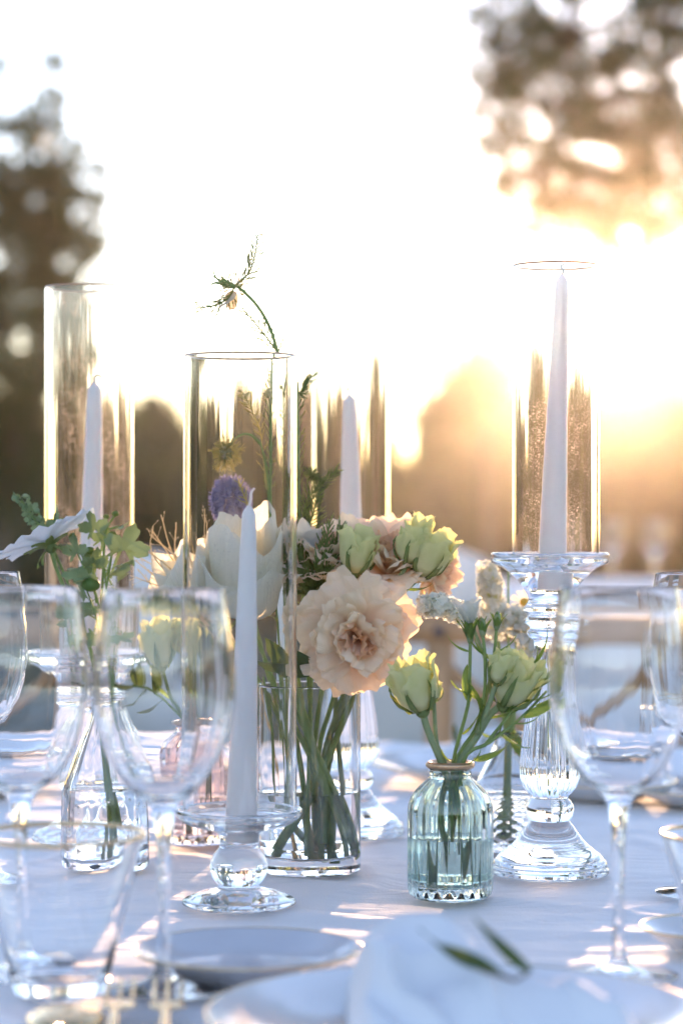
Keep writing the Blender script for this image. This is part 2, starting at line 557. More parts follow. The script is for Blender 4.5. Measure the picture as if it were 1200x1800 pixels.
# olive tree at the left: thick crown going out of the picture, one thin spire of leaves
def rel(b, *q):
    return [P(*a) - Vector(b) for a in q]
lb = (-2.05, 13.5, 0.0)
D_ = 13.5
def LB(px, py, dy=0.0):
    p = P(px, py, D_ + dy) - Vector(lb)
    return (p.x, p.y, p.z)
tree('tall dark olive tree with a thin leafy spire, behind the glass tube on the left', lb,
     [([(0, 0, 0), (0.1, 0, 0.7), (-0.05, 0.1, 1.4), (0.1, 0.1, 2.4)], [0.16, 0.12, 0.09, 0.04]),
      ([(0.03, 0, 0.9), (0.35, -0.1, 1.5), (0.45, 0, 2.2)], [0.07, 0.05, 0.02]),
      ([(0, 0, 0.9), (-0.4, 0.2, 1.6), (-0.6, 0.1, 2.4)], [0.08, 0.05, 0.02])],
     [(LB(40, 330), (0.42, 0.5, 0.42), 1500, 34), (LB(60, 430, .2), (0.42, 0.5, 0.40), 1500, 34), (LB(10, 560), (0.5, 0.5, 0.6), 2600, 40),
      (LB(100, 600, .3), (0.36, 0.5, 0.32), 900, 26), (LB(120, 480, .3), (0.26, 0.4, 0.26), 420, 18), (LB(150, 380, .3), (0.16, 0.3, 0.16), 130, 10), (LB(90, 330, .2), (0.3, 0.4, 0.25), 500, 18), (LB(-90, 350), (0.6, 0.6, 0.8), 3000, 50), (LB(20, 760), (0.6, 0.6, 0.5), 3200, 50),
      (LB(120, 700, .3), (0.36, 0.5, 0.4), 900, 26), (LB(-200, 600), (0.6, 0.6, 0.9), 3000, 40), (LB(60, 250), (0.24, 0.3, 0.2), 340, 14)],
     (0.07, 0.022), 11,
     [([LB(60, 280), LB(92, 200), LB(100, 140), LB(92, 95)], 420, 0.05), ([LB(110, 260), LB(150, 240), LB(185, 215)], 26, 0.03),
      ([LB(150, 420), LB(185, 370), LB(195, 310), LB(188, 240)], 34, 0.03), ([LB(180, 500), LB(215, 560), LB(262, 610)], 40, 0.05),
      ([LB(200, 560), LB(240, 500), LB(262, 445)], 12, 0.02), ([LB(190, 640), LB(230, 650), LB(268, 625)], 40, 0.05)], dense=2.0, gaps=(170, 0.012, 0.05))

# olive branch hanging in from the upper right; its trunk stands outside the picture
rb = (2.35, 9.5, 0.0)
def RB(px, py, dy=0.0):
    p = P(px, py, 9.5 + dy) - Vector(rb)
    return (p.x, p.y, p.z)
tree('olive tree whose loose sunlit branch hangs into the upper right corner', rb,
     [([(0, 0, 0), (0.12, 0.1, 0.8), (0.0, 0.1, 1.6), (-0.15, 0, 2.6)], [0.17, 0.13, 0.10, 0.06]),
      ([(0.0, 0.1, 1.7), (-0.4, 0, 2.5), (-0.8, -0.1, 2.9), (-1.1, 0, 2.75)], [0.07, 0.05, 0.03, 0.015]),
      ([(-0.15, 0, 2.4), (-0.5, 0.1, 3.1), (-1.2, 0, 3.3)], [0.05, 0.04, 0.015])],
     [(RB(1000, 60), (0.34, 0.5, 0.26), 1050, 40), (RB(1080, 170, .2), (0.30, 0.5, 0.25), 800, 36), (RB(950, 190), (0.26, 0.4, 0.26), 620, 30),
      (RB(1110, 300), (0.24, 0.4, 0.26), 900, 40), (RB(1000, 300, .2), (0.24, 0.4, 0.2), 360, 24), (RB(1045, 390), (0.26, 0.3, 0.14), 480, 30), (RB(1130, 395), (0.2, 0.3, 0.13), 300, 20), (RB(1185, 270), (0.18, 0.3, 0.34), 420, 24), (RB(940, 320), (0.18, 0.3, 0.16), 330, 20), (RB(1090, 240), (0.25, 0.3, 0.2), 400, 24), (RB(860, 210), (0.12, 0.3, 0.2), 130, 12), (RB(1120, 400, .2), (0.3, 0.3, 0.08), 120, 14),
      (RB(1180, 60), (0.3, 0.4, 0.3), 330, 20), (RB(1320, 40), (0.5, 0.5, 0.5), 900, 30), (RB(1100, -150), (0.7, 0.6, 0.4), 2200, 50),
      (RB(900, 90, .1), (0.17, 0.3, 0.2), 240, 18)],
     (0.045, 0.015), 5,
     [([RB(900, 80), RB(860, 20), RB(800, 0), RB(755, 12)], 110, 0.03), ([RB(880, 100), RB(850, 60), RB(830, 40)], 110, 0.03), ([RB(870, 130), RB(840, 140), RB(818, 150)], 90, 0.025), ([RB(870, 60), RB(835, 90), RB(822, 120)], 70, 0.02), ([RB(900, 290), RB(860, 330), RB(838, 372)], 80, 0.025), ([RB(960, 360), RB(990, 410), RB(1010, 440)], 70, 0.02),
      ([RB(880, 160), RB(845, 190), RB(812, 225)], 120, 0.028), ([RB(890, 230), RB(850, 260), RB(828, 300)], 110, 0.028),
      ([RB(900, 330), RB(940, 390), RB(1000, 425)], 60, 0.025), ([RB(1100, 330), RB(1150, 390), RB(1160, 430)], 70, 0.03),
      ([RB(1020, 380), RB(1080, 410), RB(1130, 435)], 60, 0.03), ([RB(1150, 150), RB(1185, 220), RB(1190, 300)], 50, 0.03),
      ([RB(905, 60), RB(830, 230), RB(765, 250)], 5, 0.01), ([RB(900, 340), RB(830, 370), RB(755, 360)], 26, 0.03)], dense=4.6, gaps=(480, 0.010, 0.030))

def shrub_mesh(seed, n=2600, leaf=0.12):
    rng = np.random.default_rng(seed)
    d = rng.normal(size=(n, 3)); d /= np.linalg.norm(d, axis=1, keepdims=True)
    rad = np.array([1.0 + 0.30 * noise.noise(Vector(x) * 1.7 + Vector((seed, 0, 0))) + 0.16 * noise.noise(Vector(x) * 4.5) for x in d])
    rr = rad * rng.uniform(0.72, 1.04, n) + (rng.uniform(0, 1, n) > 0.93) * rng.uniform(0, 0.22, n)
    p = d * rr[:, None]
    v, f = leaf_cloud(p, d + rng.normal(size=(n, 3)) * 0.7, leaf, leaf * 0.5, rng)
    return leaf_mesh('foliage', v, f)
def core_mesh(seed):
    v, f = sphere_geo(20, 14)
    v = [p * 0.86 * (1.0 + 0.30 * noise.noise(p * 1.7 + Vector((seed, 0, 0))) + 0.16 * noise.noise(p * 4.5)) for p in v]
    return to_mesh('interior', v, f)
SHM = [(shrub_mesh(s), core_mesh(s)) for s in (3, 7, 13)]
SHRUBS = [  # px centre, py top, half width px, distance, label
    (-60, 690, 190, 24, 'dark rounded shrub low in the hedge, at the far left edge behind the cosmos flower'),
    (262, 705, 105, 23, 'dark shrub between the left glass tube and the front glass tube'),
    (430, 672, 78, 24, 'narrow dark shrub seen through the front glass tube'),
    (545, 690, 95, 25, 'dark shrub seen through the back middle glass tube'),
    (640, 735, 75, 26, 'dark shrub seen behind the back middle candle, in the hedge gap'),
    (835, 622, 120, 24, 'loose rounded shrub glowing in low sun left of the tallest candle'),
    (700, 840, 130, 22, 'low shrub at the hedge foot behind the yellow green buds'),
    (990, 700, 130, 26, 'hazy shrub behind the tallest glass candle stand'),
    (1135, 645, 130, 25, 'golden hazy shrub under the sun near the right edge'),
    (1330, 670, 160, 24, 'big hazy shrub cut by the right edge of the view'),
    (120, 800, 130, 22, 'low dark shrub behind the left white taper candle'),
    (380, 830, 130, 22, 'low dark shrub behind the white roses')]
for i, (px, py, hw, D, lab) in enumerate(SHRUBS):
    top = P(px, py, D)
    t = thing('shrub', lab, 'shrub', (top.x, D, 0), 'shrubs of the hedge behind the tables')
    fm, cm = SHM[i % 3]
    sx = hw / FPX * D
    h = top.z + 0.1
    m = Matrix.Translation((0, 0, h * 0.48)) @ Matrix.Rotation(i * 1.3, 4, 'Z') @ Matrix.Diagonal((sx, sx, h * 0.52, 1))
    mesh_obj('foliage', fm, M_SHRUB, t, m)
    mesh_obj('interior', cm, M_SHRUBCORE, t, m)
# unseen trees added out of frame so the glass doesn't reflect open horizon
def horizon_screen():
    rng = np.random.default_rng(77)
    V_, F_, nv = [], [], 0
    for k in range(46):
        az = R(32) + R(296) * (k + rng.uniform(-.3, .3)) / 45
        d = rng.uniform(24, 30)
        c = np.array([math.sin(az) * d, math.cos(az) * d + 2.0, 0])
        h = rng.uniform(1.9, 3.0); w = rng.uniform(1.9, 2.8)
        sc_ = np.array([w, w, h * 0.5])
        n = 520
        dd = rng.normal(size=(n, 3)); dd /= np.linalg.norm(dd, axis=1, keepdims=True)
        p = c + np.array([0, 0, h * 0.5]) + dd * sc_ * rng.uniform(0.8, 1.08, (n, 1))
        v, f = leaf_cloud(p, dd + rng.normal(size=(n, 3)) * 0.6, 0.7, 0.35, rng)
        V_.append(v); F_.append(f + nv); nv += len(v)
        sv, sf = sphere_geo(10, 8)
        sv = np.array([tuple(q) for q in sv]) * sc_ * 0.85 + c + np.array([0, 0, h * 0.48])
        st = np.array([t for q in sf for t in ([q] if len(q) == 3 else [(q[0], q[1], q[2]), (q[0], q[2], q[3])])])
        V_.append(sv); F_.append(st + nv); nv += len(sv)
    o = mesh_obj('horizon_screen', leaf_mesh('horizon_screen', np.concatenate(V_), np.concatenate(F_)), M_SHRUB)
    tag(o, 'unseen trees added round the tables to block bright horizon reflections', 'horizon_screen', kind='stuff')
horizon_screen()
# little tree with gaps, right of the middle tube
tb = P(850, 890, 21); tb.z = 0
def TB(px, py):
    p = P(px, py, 21) - tb
    return (p.x, p.y, p.z)
tree('small thin tree with see through crown over the hedge, left of the tallest candle', tb,
     [([(0, 0, 0), (0.05, 0, 0.9), (0, 0, 2.0)], [0.07, 0.05, 0.02])],
     [(TB(850, 690), (0.36, 0.3, 0.3), 300, 18), (TB(770, 760), (0.3, 0.3, 0.28), 160, 14), (TB(880, 650), (0.25, 0.3, 0.2), 150, 10)],
     (0.12, 0.05), 21, [([TB(800, 760), TB(745, 690), TB(725, 620)], 26, 0.06), ([TB(880, 660), TB(870, 560), TB(860, 500)], 10, 0.06),
                        ([TB(900, 640), TB(930, 600), TB(960, 590)], 14, 0.06)], name='small_tree', mat=M_SHRUB)

# ------------------------------------------------------------------ tablecloth over the round table
def cloth_mat():
    m, nt, b = new_mat('white_cotton')
    c, nz, tc = noise_col(nt, (0.80, 0.80, 0.81), (0.76, 0.765, 0.78), 3)
    nt.links.new(c, b.inputs['Base Color'])
    b.inputs['Roughness'].default_value = 0.75
    b.inputs['Specular IOR Level'].default_value = 0.25
    b.inputs['Sheen Weight'].default_value = 0.25
    n2 = nt.nodes.new('ShaderNodeTexNoise'); n2.inputs['Scale'].default_value = 420; n2.inputs['Detail'].default_value = 3
    mp = nt.nodes.new('ShaderNodeMapping'); mp.inputs['Scale'].default_value = (1, 0.35, 1)
    nt.links.new(tc.outputs['Object'], mp.inputs[0]); nt.links.new(mp.outputs[0], n2.inputs['Vector'])
    # soft creases, drawn out across the table, and a finer crumple
    mp2 = nt.nodes.new('ShaderNodeMapping'); mp2.inputs['Scale'].default_value = (3.0, 11.0, 3.0); mp2.inputs['Rotation'].default_value = (0, 0, 0.12)
    n3 = nt.nodes.new('ShaderNodeTexNoise'); n3.inputs['Scale'].default_value = 1.6; n3.inputs['Detail'].default_value = 5; n3.inputs['Roughness'].default_value = 0.55; n3.inputs['Distortion'].default_value = 0.8
    nt.links.new(tc.outputs['Object'], mp2.inputs[0]); nt.links.new(mp2.outputs[0], n3.inputs['Vector'])
    b1 = nt.nodes.new('ShaderNodeBump'); b1.inputs['Strength'].default_value = 0.75; b1.inputs['Distance'].default_value = 0.012
    nt.links.new(n3.outputs['Fac'], b1.inputs['Height'])
    b2 = bump(nt, b, n2.outputs['Fac'], 0.35, 0.0008)
    nt.links.new(b1.outputs[0], b2.inputs['Normal'])
    return m
M_CLOTH = cloth_mat()
TC = Vector((0.0, 2.09, 0.0))
TR = 0.90
def cloth_h(x, y):
    """soft wrinkles, mostly running across the view"""
    q = noise.noise((x * 3.0 + 0.6 * y, y * 9.0 - x * 1.2, 3.1)) * 0.0016
    q += noise.noise((x * 7.0, y * 22.0 + x * 5.0, 9.0)) * 0.0009
    a = noise.noise((x * 2.2 + 4, y * 6.0 + x * 2.0, 0.3))
    q += 0.0022 * math.exp(-(a / 0.06) ** 2)
    b_ = noise.noise((x * 3.3 - 7, y * 8.0 - x * 3.0, 5.3))
    q += 0.0016 * math.exp(-(b_ / 0.05) ** 2)
    q = q * 1.55 + noise.noise((x * 16 + 3, y * 46 + x * 9, 2.2)) * 0.0008
    return min(q, 0.0045)
def round_cloth(name, label, c, r, zt, drop, nr=150, nt_=360, group=None):
    v, f = [(0, 0, zt - 0.003)], []
    rows = [[0]]
    for j in range(1, nr + 1):
        row = []
        rad = r * j / nr
        for i in range(nt_):
            t = 2 * PI * i / nt_
            x, y = rad * math.cos(t), rad * math.sin(t)
            row.append(len(v)); v.append((x, y, zt - 0.0045 + cloth_h(x, y)))
        rows.append(row)
    for j in range(1, 16):
        row = []
        for i in range(nt_):
            t = 2 * PI * i / nt_
            k = j / 15
            fold = 0.06 * k ** 0.8 * math.sin(t * 13 + 1.5 * math.sin(t * 3)) + 0.02 * k * math.sin(t * 29)
            rad = r + 0.008 + 0.05 * k + fold
            row.append(len(v)); v.append((rad * math.cos(t), rad * math.sin(t), zt - 0.0045 - drop * k - 0.004))
        rows.append(row)
    for i in range(nt_):
        f.append((0, rows[1][i], rows[1][(i + 1) % nt_]))
    for a, b in zip(rows[1:-1], rows[2:]):
        for i in range(nt_):
            j = (i + 1) % nt_
            f.append((a[i], b[i], b[j], a[j]))
    o = mesh_obj(name, to_mesh(name, v, f), M_CLOTH)
    o.location = c
    return tag(o, label, 'tablecloth', group)
round_cloth('tablecloth', 'white cotton cloth with soft wrinkles over the round dinner table in front', TC, TR, TZ, 0.70)
round_cloth('tablecloth', 'white cloth over the blurred second table far behind on the right', (1.15, 9.0, 0), 0.8, TZ, 0.70, 8, 90)

# ------------------------------------------------------------------ chairs
M_WOOD = plain('light_wood', (0.40, 0.25, 0.13), (0.31, 0.185, 0.095), 9, 0.55, 0, 0.2, 60, 0.002)
M_BOLT = plain('bolt_metal', (0.12, 0.11, 0.12), None, 100, 0.4, 1.0)
def wooden_chair(label, x, y, rz):
    t = thing('cross_back_chair', label, 'chair', (x, y, 0), 'wooden chairs round the table')
    t.rotation_euler.z = rz
    # local: -y faces the table, the back stands at +y
    for s in (-1, 1):
        m = MB(); m.tube(smooth_path([(s * 0.165, 0.20, 0), (s * 0.165, 0.17, 0.46), (s * 0.165, 0.235, 0.84)], 5), [0.019, 0.021, 0.021], 10)
        m.build('back_post', M_WOOD, t)
        m = MB(); m.tube([(s * 0.175, -0.19, 0), (s * 0.18, -0.18, 0.44)], [0.015, 0.019], 10)
        m.build('front_leg', M_WOOD, t)
        m = MB(); m.tube(smooth_path([(s * 0.165, 0.21, 0.60), (0, 0.205, 0.69), (-s * 0.15, 0.225, 0.80)], 5), [0.011, 0.012, 0.011], 8)
        m.build('cross_slat', M_WOOD, t)
        m = MB(); m.blob((s * 0.165, 0.212, 0.857), (0.009, 0.005, 0.009), 8, 6)
        m.build('bolt', M_BOLT, t)
        m = MB(); m.tube([(s * 0.175, -0.18, 0.2), (s * 0.165, 0.19, 0.2)], 0.010, 8)
        m.build('stretcher', M_WOOD, t)
    m = MB()
    pts = [(sx * 0.228, 0.24 - 0.02 * (1 - sx * sx), 0.862) for sx in np.linspace(-1, 1, 13)]
    for a, b in zip(pts[:-1], pts[1:]):
        pass
    v, f = [], []
    for p in pts:
        for dy, dz in ((-0.011, -0.022), (-0.013, 0), (-0.011, 0.022), (0.011, 0.022), (0.013, 0), (0.011, -0.022)):
            v.append((p[0], p[1] + dy, p[2] + dz))
    for i in range(len(pts) - 1):
        for k in range(6):
            a, b = i * 6 + k, i * 6 + (k + 1) % 6
            f.append((a, b, b + 6, a + 6))
    f += [tuple(reversed(range(6))), tuple(range(len(v) - 6, len(v)))]
    m.add(v, f); m.build('top_rail', M_WOOD, t)
    v, f = [], []
    for z in (0.445, 0.47):
        for i in range(20):
            a = 2 * PI * i / 20
            v.append((0.205 * math.copysign(abs(math.cos(a)) ** 0.6, math.cos(a)), 0.195 * math.copysign(abs(math.sin(a)) ** 0.6, math.sin(a)), z))
    f = [(i, (i + 1) % 20, 20 + (i + 1) % 20, 20 + i) for i in range(20)] + [tuple(reversed(range(20))), tuple(range(20, 40))]
    m = MB(); m.add(v, f); m.build('seat', M_WOOD, t, smooth=False)
wooden_chair('light wooden cross back chair behind the yellow green buds, its bolt showing', 0.275, 3.28, R(-8))
wooden_chair('light wooden cross back chair behind the wine glasses on the left', -0.50, 3.26, R(12))

M_LINEN = plain('white_linen', (0.80, 0.79, 0.77), (0.74, 0.73, 0.71), 6, 0.85, 0, 0.2, 90, 0.002)
def covered_chair(label, x, y, rz, top, w):
    t = thing('covered_chair', label, 'chair', (x, y, 0), 'white chairs at the second table')
    t.rotation_euler.z = rz
    # back: rounded-top upholstered slab
    v, f, n = [], [], 24
    out = []
    h0, rr = top - w * 0.30, w / 2
    out.append((-rr, 0.02)); out.append((-rr, h0))
    for i in range(1, n):
        a = PI - PI * i / n
        out.append((rr * math.cos(a), h0 + w * 0.30 * math.sin(a) ** 0.7))
    out += [(rr, h0), (rr, 0.02)]
    m_ = len(out)
    for yy, s in ((-0.035, 0.985), (-0.02, 1.0), (0.02, 1.0), (0.035, 0.985)):
        for a, b in out:
            fl = 0.02 * math.sin(a * 40) * max(0, 0.45 - b)
            v.append((a * s, yy + fl, b if b < 0.1 else b * s + (1 - s) * 0.4))
    for k in range(3):
        for i in range(m_):
            j = (i + 1) % m_
            f.append((k * m_ + i, k * m_ + j, (k + 1) * m_ + j, (k + 1) * m_ + i))
    f += [tuple(reversed(range(m_))), tuple(range(3 * m_, 4 * m_))]
    mb = MB(); mb.add(v, f); mb.build('backrest', M_LINEN, t)
    v, f = [], []
    for z, k in ((0.02, 1.06), (0.25, 1.02), (0.44, 1.0), (0.47, 0.97), (0.48, 0.9)):
        for i in range(40):
            a = 2 * PI * i / 40
            g = 1 + (0.03 * math.sin(a * 9) if z < 0.3 else 0)
            v.append((w * 0.5 * k * g * math.copysign(abs(math.cos(a)) ** 0.4, math.cos(a)), 0.26 + 0.21 * k * g * math.copysign(abs(math.sin(a)) ** 0.4, math.sin(a)), z))
    for k in range(4):
        for i in range(40):
            j = (i + 1) % 40
            f.append((k * 40 + i, k * 40 + j, (k + 1) * 40 + j, (k + 1) * 40 + i))
    f.append(tuple(range(160, 200)))
    mb = MB(); mb.add(v, f); mb.build('seat_cover', M_LINEN, t)
p = P(745, 960, 6.6); covered_chair('white covered chair far behind the peach flowers', p.x, 6.6, R(6), p.z, 0.40)
p = P(238, 968, 7.4); covered_chair('white covered chair far behind the dry grass stalks on the left', p.x, 7.4, R(-12), p.z, 0.30)
# ------------------------------------------------------------------ glassware
def flute(n, amp, z0, z1, skip=()):
    def f(t, z, r, k):
        if z < z0 or z > z1: return r
        w = min(1, (z - z0) / 6.0, (z1 - z) / 10.0)
        return r + amp * w * (abs(math.cos(n * t / 2)) - 0.6)
    return f

HOLDER = [(0, 3), (24, 3), (34, 0), (45.5, 0), (46.6, 1.5), (46.4, 4), (45, 5.5), (44.6, 7), (45.2, 8.5), (44.2, 10.5), (42.6, 11.5), (42.0, 13), (39.5, 15.5),
          (34.5, 19), (29.5, 23.5), (25, 28.5), (21, 34), (18.3, 38), (16.4, 40.5), (15.6, 42), (16.6, 43.3), (18.4, 46), (19.2, 50), (18.6, 54), (16.4, 57.5), (14.2, 59.5),
          (14.4, 61), (17, 63.5), (20.4, 68), (22.8, 75), (23.4, 83), (22.8, 93), (21.0, 108), (18.6, 124), (16.4, 140), (14.4, 158), (13.0, 172), (12.6, 180),
          (13.4, 184), (16.2, 186.5), (18.6, 189.5), (18.4, 191.5), (15.8, 193.5), (16.6, 195.5), (20.2, 198), (20.6, 200.5), (17.6, 203), (18.0, 205), (21.2, 207.5), (21.4, 210), (18.4, 213),
          (16.8, 216), (18, 220), (21.6, 226), (26.4, 232), (32, 237.5), (38.5, 242), (43.5, 244), (46.2, 245.5), (46.9, 248), (46.8, 252), (45.8, 253.4), (44.4, 253.0), (43.2, 251.0), (40, 250), (18, 249.4), (13, 248), (12.2, 246), (12.0, 228), (11, 226), (0, 226)]
def holder_mesh(zs):
    prof = [(r, z * zs if z < 240 else z - 240 + 240 * zs) for r, z in HOLDER]
    prof = [(r, (z if z > 200 * zs else z)) for r, z in prof]
    return lathe_mesh('glass_stand', prof, 84, flute(14, 1.9, 62 * zs, 180 * zs))
LOW = [(0, 2.5), (18, 2.5), (28, 0), (39.5, 0), (41.4, 1.4), (41.2, 3.2), (39, 5.0), (33, 7.6), (26, 9.8), (20, 11.2), (16, 12), (15.2, 13.2), (15.2, 15), (16.5, 16), (19, 19),
       (20.8, 23.5), (21.2, 28), (20.4, 32.5), (18.2, 37), (15.4, 40.5), (14.2, 43), (14.2, 48), (15.2, 51.5), (18.5, 53.6), (26, 55.6), (35, 58), (42, 61.4), (45.6, 65), (46.6, 68),
       (46.2, 69.8), (45, 70.2), (44, 68.6), (42.4, 66), (38.5, 64.4), (16, 63), (13, 62), (12.2, 60), (12, 47), (11, 45.5), (0, 45.5)]

def tube_mesh(r, wall, h):
    prof = [(r - wall, 0), (r - 0.4, 0), (r, 0.5), (r, h - 0.9), (r - wall * 0.3, h), (r - wall * 0.7, h), (r - wall, h - 0.9)]
    return lathe_mesh('tube', prof, 96, None, closed=True)

def glass_tube(label, loc, dims, mat):
    r, wall, h = dims
    t = thing('glass_tube', label, 'lamp glass', loc, 'glass candle tubes')
    mesh_obj('glass_body', tube_mesh(r, wall, h), mat, t)
    m = MB()
    rr = (r - wall / 2) / 1000
    m.tube([(rr * math.cos(a), rr * math.sin(a), h / 1000) for a in np.linspace(0, 2 * PI, 81)], 0.00075, 6, False)
    m.build('gilt_rim', M_COPPER, t)
    return t

def candle(label, base, top, r0, r1, wick_bend, rseed):
    """base and top: points in the place; tapered dipped candle, slightly uneven"""
    base, top = Vector(base), Vector(top)
    t = thing('taper_candle', label, 'candle', base, 'white taper candles')
    ax = top - base
    H = ax.length
    prof = [(0, 0), (r0 * 0.97, 0), (r0, 0.004)]
    N = 26
    for i in range(1, N):
        k = i / N
        prof.append((r0 + (r1 - r0) * k ** 1.12 + 0.00012 * math.sin(i * 2.1 + rseed), H * (0.012 + 0.955 * k)))
    prof += [(r1 * 0.96, H * 0.972), (r1 * 0.82, H * 0.981), (r1 * 0.55, H * 0.990), (r1 * 0.33, H * 0.996), (r1 * 0.22, H), (0, H)]
    mx = align(ax)
    me = lathe_mesh('wax', [(r, z) for r, z in prof], 36, lambda a, z, r, k: r * (1 + 0.018 * math.sin(a * 3 + z * 25 + rseed)), scale=1.0)
    mesh_obj('wax', me, M_WAX, t, M4(mx))
    w = MB()
    w.tube(smooth_path([mx @ Vector((0, 0, H - 0.001))] + [mx @ Vector((0, 0, H)) + Vector(q) for q in wick_bend], 4), [r1 * 0.2, 0.0009], 7)
    w.build('wick', M_WICK if rseed != 9 else M_WAX, t)
    return t

S2, S1 = FPX / 1.911, FPX / 1.761
# positions on the table
def tpos(px, py):
    return on_table(px, py)
# tall stand at the right
p2 = tpos(966, 1535)
o = mesh_obj('candle_stand', holder_mesh(1.0), M_GLASS); o.location = p2
tag(o, 'tallest clear glass candle stand with fluted stem, right of the blue green bottle', 'candle holder', 'glass candle stands')
glass_tube('tall dusty glass tube on the tallest stand at right, lit by the sun', p2 + Vector((0.0045, 0, 0.2512)), (34.6, 2.2, 229), M_DUSTY)
c0 = p2 + Vector((0.001, 0, 0.2265)); ct = P(987, 482, p2.y)
candle('white taper candle inside the tube on the tallest stand, its tip reaching the rim', c0, ct, 0.0116, 0.0052, [(0.001, 0, 0.003), (-0.001, 0, 0.006), (0.002, 0, 0.008)], 1)
# left stand
p3 = tpos(158, 1477)
zs3, k3 = 0.556, 1.12
o = mesh_obj('candle_stand', holder_mesh(zs3), M_GLASS); o.location = p3; o.scale = (k3, k3, k3)
tag(o, 'medium clear glass candle stand behind the left wine glasses', 'candle holder', 'glass candle stands')
z3 = (0.2512 - 240 * (1 - zs3) / 1000) * k3
top = P(158, 506, p3.y).z
glass_tube('dusty glass tube at the left, in front of the dark tree', p3 + Vector((0.0, 0, z3)), (38.6, 2.3, (top - TZ - z3) * 1000), M_DUSTY)
candle('white taper candle with a bent wick inside the left dusty tube', p3 + Vector((-0.001, 0, z3 - 0.0272)), P(167, 672, p3.y), 0.0125, 0.0064, [(0.0, 0, 0.004), (0.003, 0, 0.006), (0.0065, 0, 0.0035)], 2)
# back middle stand
p4 = tpos(618, 1466)
zs4 = 0.96
o = mesh_obj('candle_stand', holder_mesh(zs4), M_GLASS); o.location = p4
tag(o, 'clear glass candle stand at the back, mostly hidden behind the cylinder vase', 'candle holder', 'glass candle stands')
z4 = 0.2512 - 240 * (1 - zs4) / 1000
top = P(616, 543, p4.y).z
glass_tube('glass tube at the back in the middle, rising behind the peach flowers', p4 + Vector((-0.0005, 0, z4)), (34.8, 2.2, (top - TZ - z4) * 1000), M_DUSTY2)
candle('white taper candle inside the back middle tube, curled wick on top', p4 + Vector((0, 0, z4 - 0.0245)), P(614, 694, p4.y), 0.0115, 0.0058, [(0.0, 0, 0.003), (-0.002, 0, 0.0055), (0.001, 0, 0.0065)], 3)
# low stand in front
p1 = tpos(420, 1590)
o = mesh_obj('candle_stand', lathe_mesh('glass_stand', LOW, 84), M_GLASS); o.location = p1
tag(o, 'low clear glass candle stand with a ball stem, in front of the cylinder vase', 'candle holder', 'glass candle stands')
top = P(420, 625, p1.y).z
glass_tube('widest glass tube, on the low stand in front of the white roses', p1 + Vector((0.0008, 0, 0.0648)), (41.3, 2.3, (top - TZ - 0.0648) * 1000), M_DUSTY2)
candle('white taper candle on the low stand, nearest candle, before the white roses', p1 + Vector((0.0015, 0, 0.046)), P(438, 888, p1.y), 0.0117, 0.0052, [(0.001, 0, 0.004), (0.0015, 0, 0.009), (0.004, 0, 0.0125)], 9)

# ---- bottles and vases
def vessel(name, label, cat, loc, prof, n, mod, mat, water=None, wmat=None, group=None, ring=None, gmat=None):
    t = thing(name, label, cat, loc, group)
    mesh_obj('glass_body', lathe_mesh('glass_body', prof, n, mod), mat, t)
    if water:
        mesh_obj('water', lathe_mesh('water', water, 64), wmat or M_WATER, t)
    if ring:
        r, z, th = ring
        m = MB()
        m.tube([(r * math.cos(a) / 1000, r * math.sin(a) / 1000, z / 1000) for a in np.linspace(0, 2 * PI, 49)], th / 1000, 10, False)
        m.build('gold_rim', gmat or M_COPPER, t)
    return t
def wat(prof_in, zt, zb, add=0.6):
    """water filling the inside outline (list of (r,z) upward) to zt"""
    zz = [z for r, z in prof_in]; rr = [r for r, z in prof_in]
    zs = list(np.linspace(zb, zt, 7))
    q = [(np.interp(z, zz, rr) + add, z) for z in zs]
    return [(0, zb)] + [(q[0][0] - 1.5, zb)] + q[1:] + [(q[-1][0], zt + 0.5), (q[-1][0] - 1.3, zt), (0, zt)]

def scallop(n, amp, z0, z1):
    def f(t, z, r, k):
        if z < z0 or z > z1 or k >= f.inner: return r
        w = min(1, (z - z0) / 4.0, (z1 - z) / 8.0)
        return r - amp * w * (1 - abs(math.sin(n * t / 2)))
    f.inner = 999
    return f
B_OUT = [(0, 1.5), (20, 1.5), (24, 0), (27.5, 0.3), (30.4, 2.6), (31.7, 7), (31.9, 14), (31.9, 25), (31.9, 40), (31.9, 55), (31.8, 64), (31.2, 69), (29.4, 74), (26.2, 79), (22, 83.4), (18.4, 86.6), (16.2, 88.6), (15.5, 90.5), (15.4, 94.5), (16.4, 96.4)]
B_IN = [(13.2, 97), (12.8, 90), (14, 87.5), (19.5, 82), (25.5, 75.5), (28.2, 70), (29, 63), (29, 40), (29, 14), (27.4, 10.5), (24, 9), (0, 8.5)]
def ribbed_bottle(label, loc, mat, wl, wmat, group, rot=0.0, sc=1.0):
    sc_ = scallop(22, 1.15, 3, 88); sc_.inner = len(B_OUT)
    t = vessel('ribbed_bottle', label, 'bottle', loc, [(r * sc, z * sc) for r, z in B_OUT + B_IN], 176, sc_, mat,
               wat([(24 * sc, 9 * sc), (27.4 * sc, 10.5 * sc), (29 * sc, 14 * sc), (29 * sc, 63 * sc)], wl, 9 * sc), wmat, group, (15.6 * sc, 98.2 * sc, 2.7 * sc))
    t.rotation_euler.z = rot
    return t
pb = tpos(791, 1577)
ribbed_bottle('blue green ribbed glass bottle with a gold rim, half full of water', pb, M_BLUE, 44.5, M_BLUEWATER, 'ribbed bud bottles', 0.07)
pp_ = tpos(345, 1481)
ribbed_bottle('pink ribbed glass bottle behind the low candle stand', pp_, M_PINK, 40, M_WATER, 'ribbed bud bottles', 0.1)

